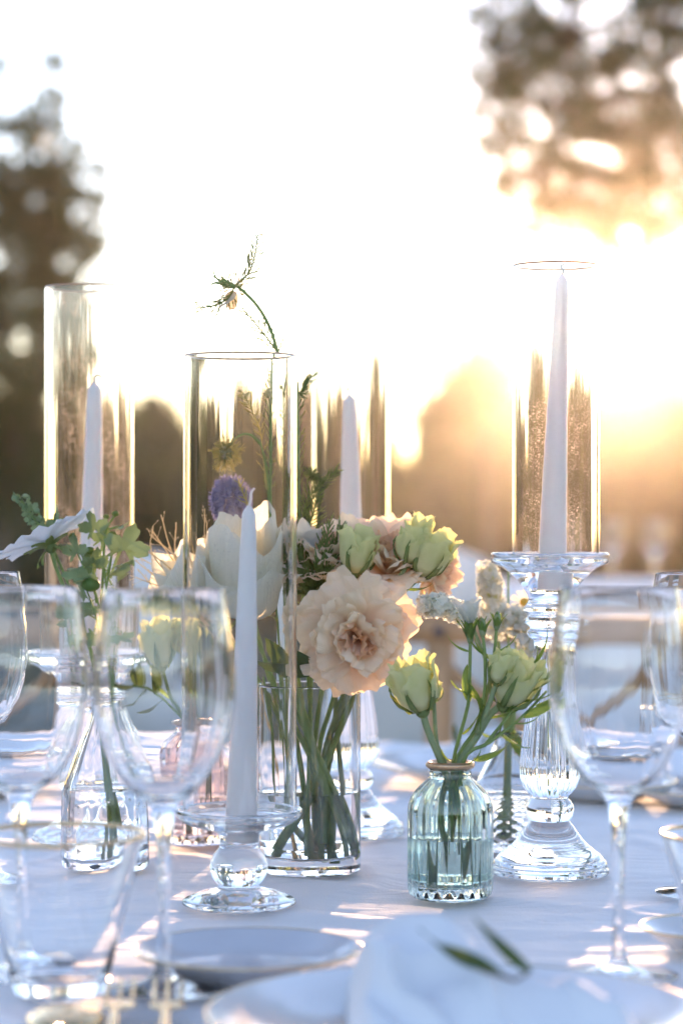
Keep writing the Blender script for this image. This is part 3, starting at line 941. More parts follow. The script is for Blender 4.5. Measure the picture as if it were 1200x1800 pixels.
# cylinder vase
V_OUT = [(0, 0.8), (34, 0.8), (38.5, 0.2), (40, 1.6), (40.3, 6), (40.3, 30), (40.3, 70), (40.3, 110), (40.3, 147.6), (39.6, 148.8)]
V_IN = [(38.6, 148.8), (38.0, 147.6), (38.0, 110), (38.0, 60), (38.0, 14.5), (36.6, 12.4), (33, 11.8), (0, 11.2)]
pv_ = tpos(545, 1530)
vessel('cylinder_vase', 'clear glass cylinder vase full of thick flower stems', 'vase', pv_, V_OUT + V_IN, 96, None, M_GLASS,
       wat([(33, 11.8), (36.6, 12.4), (38, 14.5), (38, 110)], 63, 12.2))
# clear flask at the left, eight soft facets
def facet(n, k0, z0, z1, inner):
    def f(t, z, r, k):
        if z < z0 or z > z1: return r
        a = (t % (2 * PI / n)) - PI / n
        g = math.cos(PI / n) / math.cos(a)
        return r * (1 - k0 + k0 * g * 1.02)
    return f
F_OUT = [(0, 1), (26, 1), (30, 0), (33.5, 1.5), (35, 5), (35, 20), (34.4, 40), (33.6, 58), (32.8, 64), (31, 70), (27.5, 80), (23.2, 92), (18.6, 104), (14, 115), (10.6, 124), (9.4, 129), (9.4, 134), (10.6, 136)]
F_IN = [(9, 136.4), (7.6, 134.6), (7.4, 128), (8.8, 122.6), (12, 114), (16.6, 103), (21.2, 91), (25.4, 79), (29, 69), (30.8, 62), (31.8, 52), (32.8, 20), (32.4, 10), (30, 7.5), (24, 6.4), (0, 6)]
pf = tpos(184, 1528)
t = vessel('flask', 'clear glass flask with a narrow neck and water bubbles, holding the cosmos', 'bottle', pf, F_OUT + F_IN, 96, facet(10, 0.8, 3, 126, 18), M_GLASS,
           wat([(24, 6.4), (30, 7.5), (32.4, 10), (32.8, 20), (31.8, 52), (30.8, 62), (29, 69)], 64.5, 7.0))
rb_ = random.Random(4)
mb = MB()
for i in range(70):
    a, z = rb_.uniform(0, 2 * PI), rb_.uniform(14, 63)
    r = np.interp(z, [0, 20, 52, 62], [32.6, 32.6, 31.6, 30.6]) - 0.9
    mb.blob((r * math.cos(a) / 1000, r * math.sin(a) / 1000, z / 1000), rb_.uniform(0.0004, 0.0013), 8, 6)
M_BUBBLE = glass('air_bubble', (1, 1, 1), 0.75)
tag(mb.build('bubbles', M_BUBBLE, t), kind='stuff')
# diamond cut bottle
def diamond(t, z, r, k):
    if k >= len(D_OUT): return r
    if 3 < z < 30:
        a, b = t * 16, z * 0.42
        return r + 1.7 * (abs(math.sin((a + b * 2) / 2)) + abs(math.sin((a - b * 2) / 2)) - 1.0)
    if 36 < z < 48:
        a, b = t * 30, z * 0.9
        return r + 0.9 * (abs(math.sin((a + b * 2) / 2)) + abs(math.sin((a - b * 2) / 2)) - 1.0)
    return r
D_OUT = [(0, 1), (24, 1), (29, 0), (31.6, 2)] + [(32.2, z) for z in np.linspace(3.5, 48, 40)] + [(31, 50.5), (28.6, 54), (24.5, 62), (20, 71), (15.8, 80), (12.6, 88), (11.4, 93), (11.6, 96), (13, 98)]
D_IN = [(11.6, 99), (9.6, 97), (9.4, 92), (10.8, 86), (14.4, 78), (18.8, 69), (23.6, 60), (27.4, 52), (28.8, 46), (28.8, 12), (26.5, 8.5), (22, 7.5), (0, 7)]
pd_ = tpos(893, 1491)
vessel('cut_glass_bottle', 'clear bottle cut in diamonds, between the blue green bottle and tallest stand', 'bottle', pd_, D_OUT + D_IN, 192, diamond, M_GLASS,
       wat([(22, 7.5), (26.5, 8.5), (28.8, 12), (28.8, 46)], 44, 8.0))

# ---- wine glasses
W_OUT = [(0, 0.6), (20, 0.4), (34, 0), (36.4, 0.4), (36.6, 1.2), (33, 2.0), (22, 3.2), (12, 5.4), (7, 8.6), (4.8, 14), (3.9, 26), (3.6, 48), (3.7, 70), (4.4, 88), (5.8, 100), (7.6, 107), (10.2, 111.5),
         (15, 115.5), (21.5, 121), (28.5, 130), (34.8, 142), (39.6, 156), (42.4, 170), (43.2, 181), (42.6, 194), (40.8, 210), (38.4, 226), (36.2, 239.2), (35.9, 240)]
W_IN = [(35.2, 240), (35.1, 239), (37.3, 226), (39.7, 210), (41.5, 194), (42.1, 181), (41.3, 170), (38.5, 156.4), (33.7, 142.8), (27.4, 131.2), (20.2, 122.6), (13.6, 118), (7, 115.4), (0, 114.6)]
def wobble(t, z, r, k):
    if z < 108: return r
    w = min(1, (z - 108) / 20)
    return r + w * (0.22 * math.sin(t * 11) + 0.12 * math.sin(t * 23 + 1) + 0.05 * math.sin(z * 0.9 + math.sin(t * 2)))
WINE = lathe_mesh('wine_glass', [p for p in W_OUT + W_IN], 88, wobble)
def wine(label, loc, rot=0.0):
    o = mesh_obj('wine_glass', WINE, M_WINE)
    o.location = loc
    o.rotation_euler.z = rot
    return tag(o, label, 'wine glass', 'clear wine glasses')
wine('large clear wine glass in the front right, before the tallest candle stand', tpos(1087, 1716))
wine('clear wine glass whose stem stands before the small bread plate, front left', tpos(288, 1740), 0.7)
wine('clear wine glass at the left, rising right behind the gold rimmed tumbler', tpos(36, 1712), 1.9)
wine('clear wine glass cut by the right edge, behind the large wine glass', tpos(1237, 1570), 1.2)
wine('clear wine glass cut by the left edge, farther back than the tumbler', tpos(-48, 1556), 0.3)
wine('blurred clear wine glass at the far side, right edge of the table', tpos(1290, 1400), 2.2)

# ---- tumblers with gilt rims
T_OUT = [(0, 1), (20, 1), (25, 0), (27.4, 1.4), (28.6, 5), (32, 20), (37, 42), (42.5, 64), (48, 85), (50.6, 93.6)]
T_IN = [(49.4, 93.8), (46.6, 84.6), (41, 63.4), (35.4, 41.8), (30.2, 20.6), (27.6, 13), (25, 10), (20, 8.6), (0, 8)]
TUMB = lathe_mesh('glass_body', T_OUT + T_IN, 80, lambda t, z, r, k: r + (0.18 * math.sin(t * 9) if z > 8 else 0))
def tumbler(label, loc, sc=1.0):
    t = thing('tumbler', label, 'glass', loc, 'gold rimmed tumblers')
    mesh_obj('glass_body', TUMB, M_TUMBLER, t, Matrix.Scale(sc, 4))
    m = MB()
    m.tube([(50.0 * math.cos(a) / 1000, 50.0 * math.sin(a) / 1000, 0.0944) for a in np.linspace(0, 2 * PI, 65)], 0.0015, 8, False)
    m.build('gold_rim', M_GOLD, t, Matrix.Scale(sc, 4))
tumbler('gold rimmed tumbler in the front left corner, nearest glass', tpos(106, 1746))
tumbler('gold rimmed tumbler at the right edge, its left rim flashing', tpos(1282, 1690), 0.86)
tumbler('blurred gold rimmed tumbler at the far right of the table', tpos(1215, 1395), 0.86)

# ---- plates
M_PLATE = plain('glazed_white', (0.78, 0.77, 0.76), (0.74, 0.735, 0.73), 20, 0.14, 0, 0.03, 60, 0.001)
M_PLATEGREY = plain('glazed_grey_white', (0.60, 0.60, 0.63), (0.56, 0.56, 0.60), 20, 0.12, 0, 0.03, 60, 0.001)
M_WOODEN = plain('brown_charger', (0.17, 0.11, 0.085), (0.12, 0.08, 0.06), 30, 0.5)
def plate(label, loc, r, h, mat, rim, foot=None, tilt=0):
    """r, h in mm: raised rim plate standing on a foot"""
    t = thing('plate', label, 'plate', loc, 'plates with fine gilt edges')
    prof = [(0, 2.2), (r * 0.50, 2.2), (r * 0.52, 0), (r * 0.57, 0), (r * 0.62, 2.6), (r * 0.72, h * 0.36), (r * 0.88, h * 0.72), (r * 0.985, h - 1.2), (r, h), (r * 0.99, h + 1.0),
            (r * 0.97, h + 0.4), (r * 0.88, h * 0.86), (r * 0.74, h * 0.58), (r * 0.64, 6.4), (r * 0.55, 5.2), (0, 5.0)]
    mesh_obj('dish', lathe_mesh('dish', prof, 96, lambda a, z, q, k: q * (1 + 0.004 * math.sin(a * 5 + r))), mat, t)
    m = MB()
    m.tube([(r * 0.994 * math.cos(a) / 1000, r * 0.994 * math.sin(a) / 1000, (h + 0.5) / 1000) for a in np.linspace(0, 2 * PI, 97)], rim / 1000, 6, False)
    m.build('gilt_edge', M_GOLD, t)
    return t
D0 = 1.497
plate('small grey white bread plate in front of the low candle stand', (P(436, 1668, D0).x, D0, TZ), 71, 16, M_PLATEGREY, 0.8)
D1 = 1.292
plate('large dinner plate under the folded napkin in the foreground', (P(800, 1700, D1).x, D1, TZ), 134, 20, M_PLATE, 0.9)
plate('small plate edge at the right side, beside the tumbler', (P(1262, 1640, 1.56).x, 1.585, TZ), 47, 14, M_PLATE, 0.9)
fp = on_table(866, 1372)
plate('far dinner plate with napkin, behind the neck of the blue green bottle', fp, 132, 20, M_PLATE, 0.9)
plate('far bread plate on the right, between the tallest stand and large wine glass', on_table(1062, 1400), 72, 16, M_PLATE, 0.9)
plate('far dinner plate at the left, behind the left wine glass', on_table(-60, 1388), 110, 18, M_PLATE, 0.9)
plate('far small plate at the right edge behind the wine glass bowl', on_table(1235, 1410), 76, 14, M_PLATE, 0.9)
# ------------------------------------------------------------------ flowers: pieces
def petal(L, W, shape='fan', cup=0.3, curl=0.3, curl2=0.6, ruf=0.0, rf=5.0, jag=0.0, seed=0, nu=11, nv=12, base=0.2):
    rng = random.Random(seed)
    ph = [rng.uniform(0, 6.28) for _ in range(6)]
    v, f, uv = [], [], []
    for i in range(nu + 1):
        t = i / nu
        if shape == 'fan':
            k = min(1, t / 0.85)
            w = base + (1 - base) * (k * k * (3 - 2 * k)) ** 0.8
        elif shape == 'round':
            w = math.sin(PI * (0.10 + 0.80 * t ** 0.85)) ** 0.75
        elif shape == 'point':
            w = math.sin(PI * (0.12 + 0.86 * t ** 0.75)) ** 0.9
        else:
            w = base + (1 - base) * math.sin(PI * min(1, t * 1.02) ** 1.6 * 0.72) if t < 0.98 else base + (1 - base) * 0.72
        for j in range(nv + 1):
            s = -1 + 2 * j / nv
            if shape == 'fan':
                tl = t * (1 - 0.16 * s * s - 0.05 * math.cos(s * 2.5 + ph[0]) * t)
            elif shape == 'round':
                tl = t * (1 - 0.10 * s * s * t)
            else:
                tl = t * (1 - 0.06 * s * s)
            if jag and i == nu:
                tl += jag * (noise.noise((s * 7 + seed * 3.1, seed, 0)) + 0.9 * noise.noise((s * 19 + seed, seed * 2, 4)))
            # bend outwards along the length
            y = z = 0.0
            n = 8
            for q in range(n):
                a = curl * (tl * q / n) + curl2 * (tl * q / n) ** 3
                y += math.sin(a) * L * tl / n
                z += math.cos(a) * L * tl / n
            a = curl * tl + curl2 * tl ** 3
            x = s * w * W / 2
            off = -cup * W / 2 * s * s * w * (1 - 0.35 * t)
            e = max(t ** 2.5, 0.55 * abs(s) ** 3 * t)
            off += ruf * L * e * (math.sin(rf * s + ph[1] + 1.5 * t) * 0.6 + math.sin(rf * 2.1 * s + ph[2] + 2 * t) * 0.4 + 0.3 * math.sin(rf * 4.3 * s + ph[3]) * t ** 5)
            off += 0.05 * L * noise.noise((s * 1.5 + seed, t * 2, seed * 0.7)) * t
            # normal of the bent midline in the (y,z) plane
            v.append((x, y + off * math.cos(a), z - off * math.sin(a)))
            uv.append(((s + 1) / 2, t))
    for i in range(nu):
        for j in range(nv):
            a = i * (nv + 1) + j
            f.append((a, a + 1, a + nv + 2, a + nv + 1))
    return to_mesh('petal', v, f, True, uv)

def petals(t, m, meshes, mat, n, tilt, r0=0.004, z0=0.0, rot=0.0, jit=0.12, sc=1.0, seed=1, name='petal', arc=2 * PI):
    rng = random.Random(seed)
    for i in range(n):
        phi = rot + arc * i / n + rng.uniform(-jit, jit) * 2
        a = tilt + rng.uniform(-jit, jit) * 0.8
        s = sc * rng.uniform(0.92, 1.08)
        mm = m @ Matrix.Rotation(phi, 4, 'Z') @ Matrix.Translation((0, r0, z0)) @ Matrix.Rotation(-a, 4, 'X') @ Matrix.Scale(s, 4)
        mesh_obj(name, meshes[i % len(meshes)], mat, t, mm)

def egg(H, Rm, half, flare=0.15, jag=0.04, peak=0.12, top=0.45, seed=0, nu=14, nv=14, spiral=0.14, pw=1.7):
    """a petal wrapped round an egg: z up, its middle on +y; one edge lies outside the next petal"""
    v, f, uv = [], [], []
    for i in range(nu + 1):
        t = i / nu
        for j in range(nv + 1):
            s = -1 + 2 * j / nv
            ed = max(0.04, 1 - peak * (abs(s + 0.12 * math.sin(seed)) + 0.02) ** pw)
            tl = t * ed
            if i == nu: tl += jag * (noise.noise((s * 6 + seed * 3.1, seed, 0)) + 0.8 * noise.noise((s * 17 + seed, seed * 2, 4)))
            u = max(0.0, min(tl, 1.05))
            rad = Rm * (math.sin(PI * min(1.0, 0.05 + 0.62 * u ** 0.8)) ** 0.75 * (1 - top) + top * min(1.0, (u * 4) ** 0.7))
            rad *= 1 - 0.25 * max(0, u - 0.6) * (1 - flare * 2)
            rad += Rm * (spiral * s * min(1, t * 1.5) + 0.10 * noise.noise((s * 1.8 + seed * 5, t * 2.4, seed)) * t)
            rad += Rm * flare * t ** 7 * (0.6 + 0.5 * math.sin(s * 4 + seed * 2) + 0.3 * math.sin(s * 9 + seed))
            wdt = half * min(1.0, 0.55 + 0.9 * t) * (1 - 0.10 * t)
            a = s * wdt
            v.append((rad * math.sin(a), rad * math.cos(a), H * tl * (1 + 0.03 * math.sin(s * 5 + seed) * t)))
            uv.append(((s + 1) / 2, t))
    for i in range(nu):
        for j in range(nv):
            a = i * (nv + 1) + j
            f.append((a, a + 1, a + nv + 2, a + nv + 1))
    return to_mesh('petal', v, f, True, uv)
EG_OUT = [egg(0.036, 0.0150, R(62), 0.30, 0.05, 0.30, 0.32, s, 14, 20) for s in (1, 2, 3)]
EG_IN = [egg(0.0395, 0.0115, R(74), 0.40, 0.06, 0.22, 0.35, s, 14, 20) for s in (4, 5)]
RO_OUT = [egg(0.088, 0.0335, R(98), 0.10, 0.010, 0.36, 0.24, s, 20, 22, 0.07, 1.05) for s in (6, 8)]
RO_IN = [egg(0.090, 0.027, R(95), 0.10, 0.010, 0.32, 0.26, s, 20, 22, 0.10, 1.05) for s in (9, 10)]
RO_LOW = [egg(0.060, 0.0355, R(80), 0.28, 0.012, 0.40, 0.5, s, 18, 20, 0.08, 1.2) for s in (12, 14)]
SEPEGG = [egg(0.026, 0.0160, R(13), 0.15, 0.0, 0.92, 0.34, s, 10, 4, 0.0, 1.4) for s in (31, 32)]
PE_OUT = [petal(0.047, 0.060, 'fan', 0.15, 0.35, 0.75, 0.10, 4.2, 0.032, s, 12, 30, base=0.26) for s in (1, 2, 3)]
PE_MID = [petal(0.041, 0.048, 'fan', 0.25, 0.1, 0.9, 0.16, 4.0, 0.04, s, 12, 26, base=0.28) for s in (4, 5, 6)]
PE_IN = [petal(0.033, 0.030, 'fan', 0.35, -0.1, 0.9, 0.22, 4.0, 0.07, s, 11, 22, base=0.35) for s in (7, 8)]
WH_OUT = [petal(0.082, 0.066, 'round', 0.45, 0.25, 0.35, 0.03, 2.2, 0.0, s) for s in (11, 12, 13)]
WH_IN = [petal(0.080, 0.054, 'point', 0.60, 0.12, 0.25, 0.03, 2.0, 0.0, s) for s in (14, 15)]
WH_SM = [petal(0.020, 0.013, 'round', 0.3, 0.4, 0.4, 0.06, 3, 0.0, s, 6, 6) for s in (16, 17)]
BU_OUT = [petal(0.036, 0.034, 'point', 0.55, 0.95, -1.35, 0.05, 3.0, 0.03, s) for s in (21, 22, 23)]
BU_IN = [petal(0.037, 0.026, 'round', 0.65, 0.75, -1.3, 0.06, 3.0, 0.05, s) for s in (24, 25)]
SEP = [petal(0.028, 0.0045, 'point', 0.2, 0.9, 0.4, 0.04, 1.0, 0, s, 8, 2) for s in (31, 32)]
SEPBUD = [petal(0.034, 0.0048, 'point', 0.2, -0.75, 1.0, 0.03, 1.0, 0, s, 8, 2) for s in (33, 34)]
COSM = [petal(0.041, 0.034, 'fan', 0.12, 0.12, 0.10, 0.035, 7.0, 0.035, s, base=0.2) for s in (41, 42, 43)]
DAISY = [petal(0.0105, 0.0036, 'fan', 0.1, 0.2, 0.5, 0.02, 2, 0, s, 5, 4, base=0.5) for s in (51, 52)]
def blade(L, W, fold=0.25, curl=0.5, curl2=0.3, seed=0, nu=10):
    """lance shaped leaf"""
    rng = random.Random(seed)
    v, f, uv = [], [], []
    for i in range(nu + 1):
        t = i / nu
        w = W / 2 * max(0.03, math.sin(PI * (0.04 + 0.95 * t ** 0.8)) ** 0.85)
        y = z = 0
        for q in range(8):
            a = curl * (t * q / 8) + curl2 * (t * q / 8) ** 3
            y += math.sin(a) * L * t / 8; z += math.cos(a) * L * t / 8
        for s in (-1, -0.5, 0, 0.5, 1):
            v.append((s * w, y - fold * abs(s) * w + 0.02 * L * math.sin(t * 5 + seed) * s, z)); uv.append((s * .5 + .5, t))
    for i in range(nu):
        for j in range(4):
            a = i * 5 + j
            f.append((a, a + 1, a + 6, a + 5))
    return to_mesh('leaf', v, f, True, uv)
BLADES = [blade(0.040, 0.008, 0.3, 0.4, 0.8, 1), blade(0.032, 0.0075, 0.25, -0.3, 1.2, 2), blade(0.026, 0.0065, 0.3, 0.8, 0.8, 3)]
BROAD = [blade(0.055, 0.024, 0.2, 0.4, 0.5, 5), blade(0.048, 0.022, 0.2, 0.6, 0.3, 6)]
def lobed(L, seed):
    """cut chrysanthemum leaf: seven round-toothed lobes on a stalk"""
    rng = random.Random(seed)
    v, f = [(0, 0, 0)], []
    out = []
    N = 84
    for i in range(N + 1):
        a = -2.3 + 4.6 * i / N
        lob = abs(math.cos(a * 2.45)) ** 0.7
        r = L * (0.36 + 0.5 * lob * (0.75 + 0.25 * math.cos(a * 0.7))) * (1 + 0.06 * math.cos(a * 17))
        out.append((r * math.sin(a), r * math.cos(a) + L * 0.42))
    c = Vector((0, L * 0.40))
    rings = [0.35, 0.7, 1.0]
    for k in rings:
        for x, z in out:
            X, Z = x * k, (z - c.y) * k + c.y
            v.append((X, 0.10 * L * math.sin(X / L * 5 + seed) + 0.08 * L * (Z / L) ** 2, Z))
    v[0] = (0, 0, c.y)
    n = N + 1
    for i in range(N):
        f.append((0, 1 + i, 2 + i))
        for k in range(2):
            a = 1 + k * n + i
            f.append((a, a + n, a + n + 1, a + 1))
    b = len(v)
    for i in range(6):
        t = i / 5
        for s in (-1, 1):
            v.append((s * 0.0007, 0.004 * math.sin(t * 2), -L * 0.7 + t * (L * 0.7 + c.y)))
    for i in range(5):
        a = b + i * 2
        f.append((a, a + 1, a + 3, a + 2))
    return to_mesh('leaf', v, f, True, [(0.5 + q[0] / L, q[2] / L) for q in v])
LOBED = [lobed(0.014, 1), lobed(0.014, 2), lobed(0.014, 3)]

def stem_obj(t, base, pts, rad, mat=None, name='stem', n=8, k=4):
    m = MB()
    m.tube(smooth_path([Vector(p) - Vector(base) for p in pts], k), rad, n)
    return m.build(name, mat or M_STEM, t)
def put(t, base, mesh, mat, at, axis, roll=0.0, sc=1.0, name='leaf'):
    mm = M4(align(axis, roll), Vector(at) - Vector(base)) @ Matrix.Scale(sc, 4)
    return mesh_obj(name, mesh, mat, t, mm)

def peach(label, c, axis, path, sc=1.0, seed=1, open_=1.0, layers=4, srad=(0.0018, 0.0022)):
    base = Vector(path[-1])
    t = thing('lisianthus', label, 'flower', base, 'peach ruffled flowers of the vase')
    m = M4(align(axis, seed * 0.9), Vector(c) - base) @ Matrix.Scale(sc, 4)
    petals(t, m, PE_OUT, M_PEACH, 7, R(76) * open_, 0.004, 0.0, 0, 0.12, 1.0, seed)
    petals(t, m, PE_OUT, M_PEACH, 6, R(60) * open_, 0.003, 0.003, 0.4, 0.2, 0.95, seed + 1)
    petals(t, m, PE_MID, M_PEACH, 7, R(42) * open_, 0.003, 0.005, 0.1, 0.36, 1.02, seed + 2)
    if layers > 3:
        petals(t, m, PE_MID, M_PEACH_IN, 6, R(22) * open_, 0.003, 0.006, 0.7, 0.32, 0.95, seed + 3)
    petals(t, m, PE_IN, M_PEACH_IN, 6, R(8), 0.0015, 0.006, 0.3, 0.4, 1.0, seed + 4)
    petals(t, m, SEP, M_SEPAL, 5, R(60), 0.003, -0.002, 0.5, 0.1, 0.9, seed + 5, 'sepal')
    mb = MB(); mb.blob(m @ Vector((0, 0, -0.002)), 0.0055 * sc, 10, 7); mb.build('calyx', M_SEPAL, t)
    stem_obj(t, base, path, list(srad))
    return t

def bud_parts(t, base, c, axis, sc, seed, mat, sep=True, calyx=True):
    m = M4(align(axis, seed), Vector(c) - Vector(base)) @ Matrix.Scale(sc, 4)
    petals(t, m, EG_IN, mat, 3, 0.0, 0.0, 0.001, 0.5, 0.06, 1.0, seed + 2)
    petals(t, m, EG_OUT, mat, 5, 0.0, 0.0, 0.0, 0, 0.05, 1.0, seed)
    if sep:
        petals(t, m, SEPEGG, M_SEPAL, 5, 0.0, 0.0, -0.001, 0.3, 0.06, 1.05, seed + 3, 'sepal')
    if calyx:
        mb = MB(); mb.blob(m @ Vector((0, 0, 0)), (0.0052 * sc,) * 3, 10, 7); mb.build('calyx', M_SEPAL, t)

def hairy(mb, c, path_or_dirs, rng, n, L, rad, fork=2, up=None):
    """fine forked threads round a point"""
    for i in range(n):
        d = Vector((rng.gauss(0, 1), rng.gauss(0, 1), rng.gauss(0, 1)))
        if up is not None:
            d = d.normalized() + Vector(up)
        d.normalize()
        l = L * rng.uniform(0.6, 1.1)
        b = Vector((rng.gauss(0, 1), rng.gauss(0, 1), rng.gauss(0, 1))) * l * 0.16
        p1, p2 = c + d * l * 0.5 + b * 0.5, c + d * l + b
        mb.tube([c + d * l * 0.12, p1, p2], [rad * 1.6, rad * 1.4, rad * 1.0], 3, False)
        for _ in range(fork):
            d2 = (d + Vector((rng.gauss(0, 1), rng.gauss(0, 1), rng.gauss(0, 1))) * 0.55).normalized()
            q = p1.lerp(p2, rng.uniform(0, 0.5))
            mb.tube([q, q + d2 * l * rng.uniform(0.25, 0.5)], [rad * 1.3, rad * 1.0], 3, False)

def frond(mb, path, rng, n, L, rad, spread=0.9, fork=2, droop=0.0, t0=0.1, flat=0.45):
    """feathery shoot: thin forked leaflets along a path"""
    pp = smooth_path(path, 6)
    mb.tube(pp, [rad * 3.2, rad * 1.9], 5, False)
    for i in range(n):
        k = t0 + (1 - t0) * i / n
        x = k * (len(pp) - 1)
        a = pp[int(x)].lerp(pp[min(int(x) + 1, len(pp) - 1)], x - int(x))
        d = (pp[min(int(x) + 1, len(pp) - 1)] - pp[max(int(x) - 1, 0)]).normalized()
        side = Vector((1 if i % 2 else -1, rng.gauss(0, flat), rng.gauss(0, flat)))
        side = (side - d * side.dot(d)).normalized()
        dd = (d * rng.uniform(0.5, 1.0) + side * spread + Vector((0, 0, -droop))).normalized()
        l = L * rng.uniform(0.6, 1.15) * (1 - 0.45 * k)
        b = a + dd * l * 0.55 + d * l * 0.1
        e = b + (dd + d * 0.5).normalized() * l * 0.5
        mb.tube([a, b, e], [rad * 2.2, rad * 1.9, rad * 1.2], 3, False)
        for _ in range(fork):
            q = a.lerp(b, rng.uniform(0.35, 1.0))
            d3 = (dd + d * rng.uniform(0, 0.9) + Vector((rng.gauss(0, .4), rng.gauss(0, .4), rng.gauss(0, .4)))).normalized()
            mb.tube([q, q + d3 * l * rng.uniform(0.2, 0.42)], [rad * 1.9, rad * 1.2], 3, False)

# ------------------------------------------------------------------ the cylinder vase's bouquet
DV = pv_.y
def V(px, py, dy=0.0):
    return P(px, py, DV + dy)
peach('biggest peach ruffled flower, facing the front over the vase rim', V(624, 1114, -0.045), (0.05, -1, -0.10),
      [V(626, 1118, -0.043), V(610, 1140, -0.015), V(585, 1230, 0.0), V(560, 1330, 0.005), V(585, 1430, 0.0), V(620, 1505, -0.012)], 0.94, 1)
peach('peach flower with an orange heart at the top, between the two green buds', V(686, 1016, 0.0), (-0.02, -0.62, 0.80),
      [V(686, 1016, 0.0), V(655, 1100, 0.02), V(600, 1230, 0.02), V(575, 1330, 0.02), V(568, 1512, 0.015)], 0.98, 2, 0.58, 3)
peach('peach flower leaning to the right under the pair of green buds', V(742, 996, 0.02), (0.66, -0.35, -0.15),
      [V(742, 996, 0.02), V(705, 1040, 0.028), V(640, 1170, 0.025), V(590, 1300, 0.02), V(545, 1508, 0.018)], 0.62, 3, 0.62, 3)
peach('pale peach flower at the back left, beside the feathery dill', V(598, 1016, 0.01), (-0.25, -0.45, 0.85),
      [V(598, 1016, 0.01), V(585, 1100, 0.03), V(560, 1250, 0.02), V(540, 1400, 0.01), V(500, 1500, 0.012)], 0.95, 4, 0.55, 3)

def bud(label, c, axis, sc, seed, path, mat, group, srad=(0.0018, 0.0022), leaves=(), extra=None):
    base = Vector(path[-1])
    t = thing('flower_bud', label, 'flower', base, group)
    bud_parts(t, base, c, axis, sc, seed, mat)
    stem_obj(t, base, path, list(srad), M_STEM_GREY)
    for i, (at, ax, roll, s_) in enumerate(leaves):
        put(t, base, BLADES[i % 3], M_LEAF, at, ax, roll, s_)
    if extra:
        extra(t, base)
    return t
GB = 'yellow green flower buds'
bud('crumpled pale green bud left of the orange heart, upright on its stem', V(622, 1008, -0.03), (0.22, -0.15, 1), 0.92, 5,
    [V(621, 1010, -0.03), V(612, 1045, -0.02), V(600, 1110, 0.015), V(590, 1240, 0.02), V(600, 1360, 0.01), V(612, 1495, 0.012)], M_BUDPALE, GB)
def second(t, base):
    bud_parts(t, base, V(716, 990, -0.035), (0.25, -0.2, 1), 0.80, 8, M_BUDPALE)
    stem_obj(t, base, [V(716, 990, -0.035), V(700, 1020, -0.03), V(686, 1058, -0.02)], [0.002, 0.0024], M_STEM_GREY, 'side_stem')
    petals(t, M4(align((0.2, 0, 1), 1), V(738, 945, -0.03) - base), [EG_OUT[0]], M_BUDPALE, 4, 0, 0, 0, 0, 0.05, 0.55, 3)
bud('pair of ruffled yellow green buds at the upper right of the vase bouquet', V(738, 1012, -0.03), (0.42, -0.2, 0.9), 1.02, 6,
    [V(736, 1014, -0.03), V(712, 1035, -0.03), V(686, 1060, -0.02), V(660, 1110, 0.01), V(620, 1205, 0.02), V(572, 1320, 0.012), V(565, 1480, -0.01)], M_BUD, GB, (0.0026, 0.0030),
    [(V(712, 1034, -0.03), (1, -.2, -0.1), 0.4, 0.6), (V(735, 1014, -.03), (1, -.3, .1), .2, .6)], second)

# white roses behind the widest tube
def white_rose(label, c, axis, sc, seed, path, half=False):
    base = Vector(path[-1])
    t = thing('white_rose', label, 'flower', base, 'big white flowers')
    m = M4(align(axis, 0.0), Vector(c) - base) @ Matrix.Scale(sc, 4)
    petals(t, m, RO_IN, M_WHITE, 3, 0.0, 0, 0.0, 0.5, 0.05, 0.90, seed + 2)
    for k, (phi, ms, sc2, tl) in enumerate([(PI - 0.75, RO_OUT[0], 1.0, 0.0), (-0.75, RO_OUT[1], 1.0, 0.05), (PI + 1.35, RO_OUT[1], 0.93, 0.06), (0.9, RO_OUT[0], 0.95, 0.08),
                                            (PI + 0.55, RO_LOW[0], 1.0, 0.10), (PI - 1.3, RO_LOW[1], 1.05, 0.10), (0.1, RO_LOW[0], 1.0, 0.15)]):
        mesh_obj('petal', ms, M_WHITE, t, m @ Matrix.Rotation(phi, 4, 'Z') @ Matrix.Rotation(-tl, 4, 'X') @ Matrix.Scale(sc2, 4))
    petals(t, m, SEP, M_SEPAL, 5, R(50), 0.006, -0.003, 0.2, 0.1, 1.2, seed + 4, 'sepal')
    mb = MB(); mb.blob(m @ Vector((0, 0, -0.001)), 0.008 * sc, 10, 7); mb.build('calyx', M_SEPAL, t)
    stem_obj(t, base, path, [0.0022, 0.0024])
white_rose('large white rose seen through the widest glass tube', V(434, 1082, 0.0), (0.03, -0.36, 0.92), 1.0, 2,
           [V(434, 1082, 0.002), V(470, 1150, 0.0), V(515, 1240, -0.005), V(560, 1330, -0.012), V(600, 1420, -0.015), V(628, 1500, -0.01)])
white_rose('white rose leaning out on the left, behind the edge of the widest tube', V(362, 1075, 0.02), (-0.42, -0.20, 0.85), 0.72, 6,
           [V(362, 1075, 0.022), V(430, 1160, 0.02), V(500, 1250, 0.01), V(545, 1330, -0.005), V(590, 1440, -0.02), V(606, 1505, -0.018)])

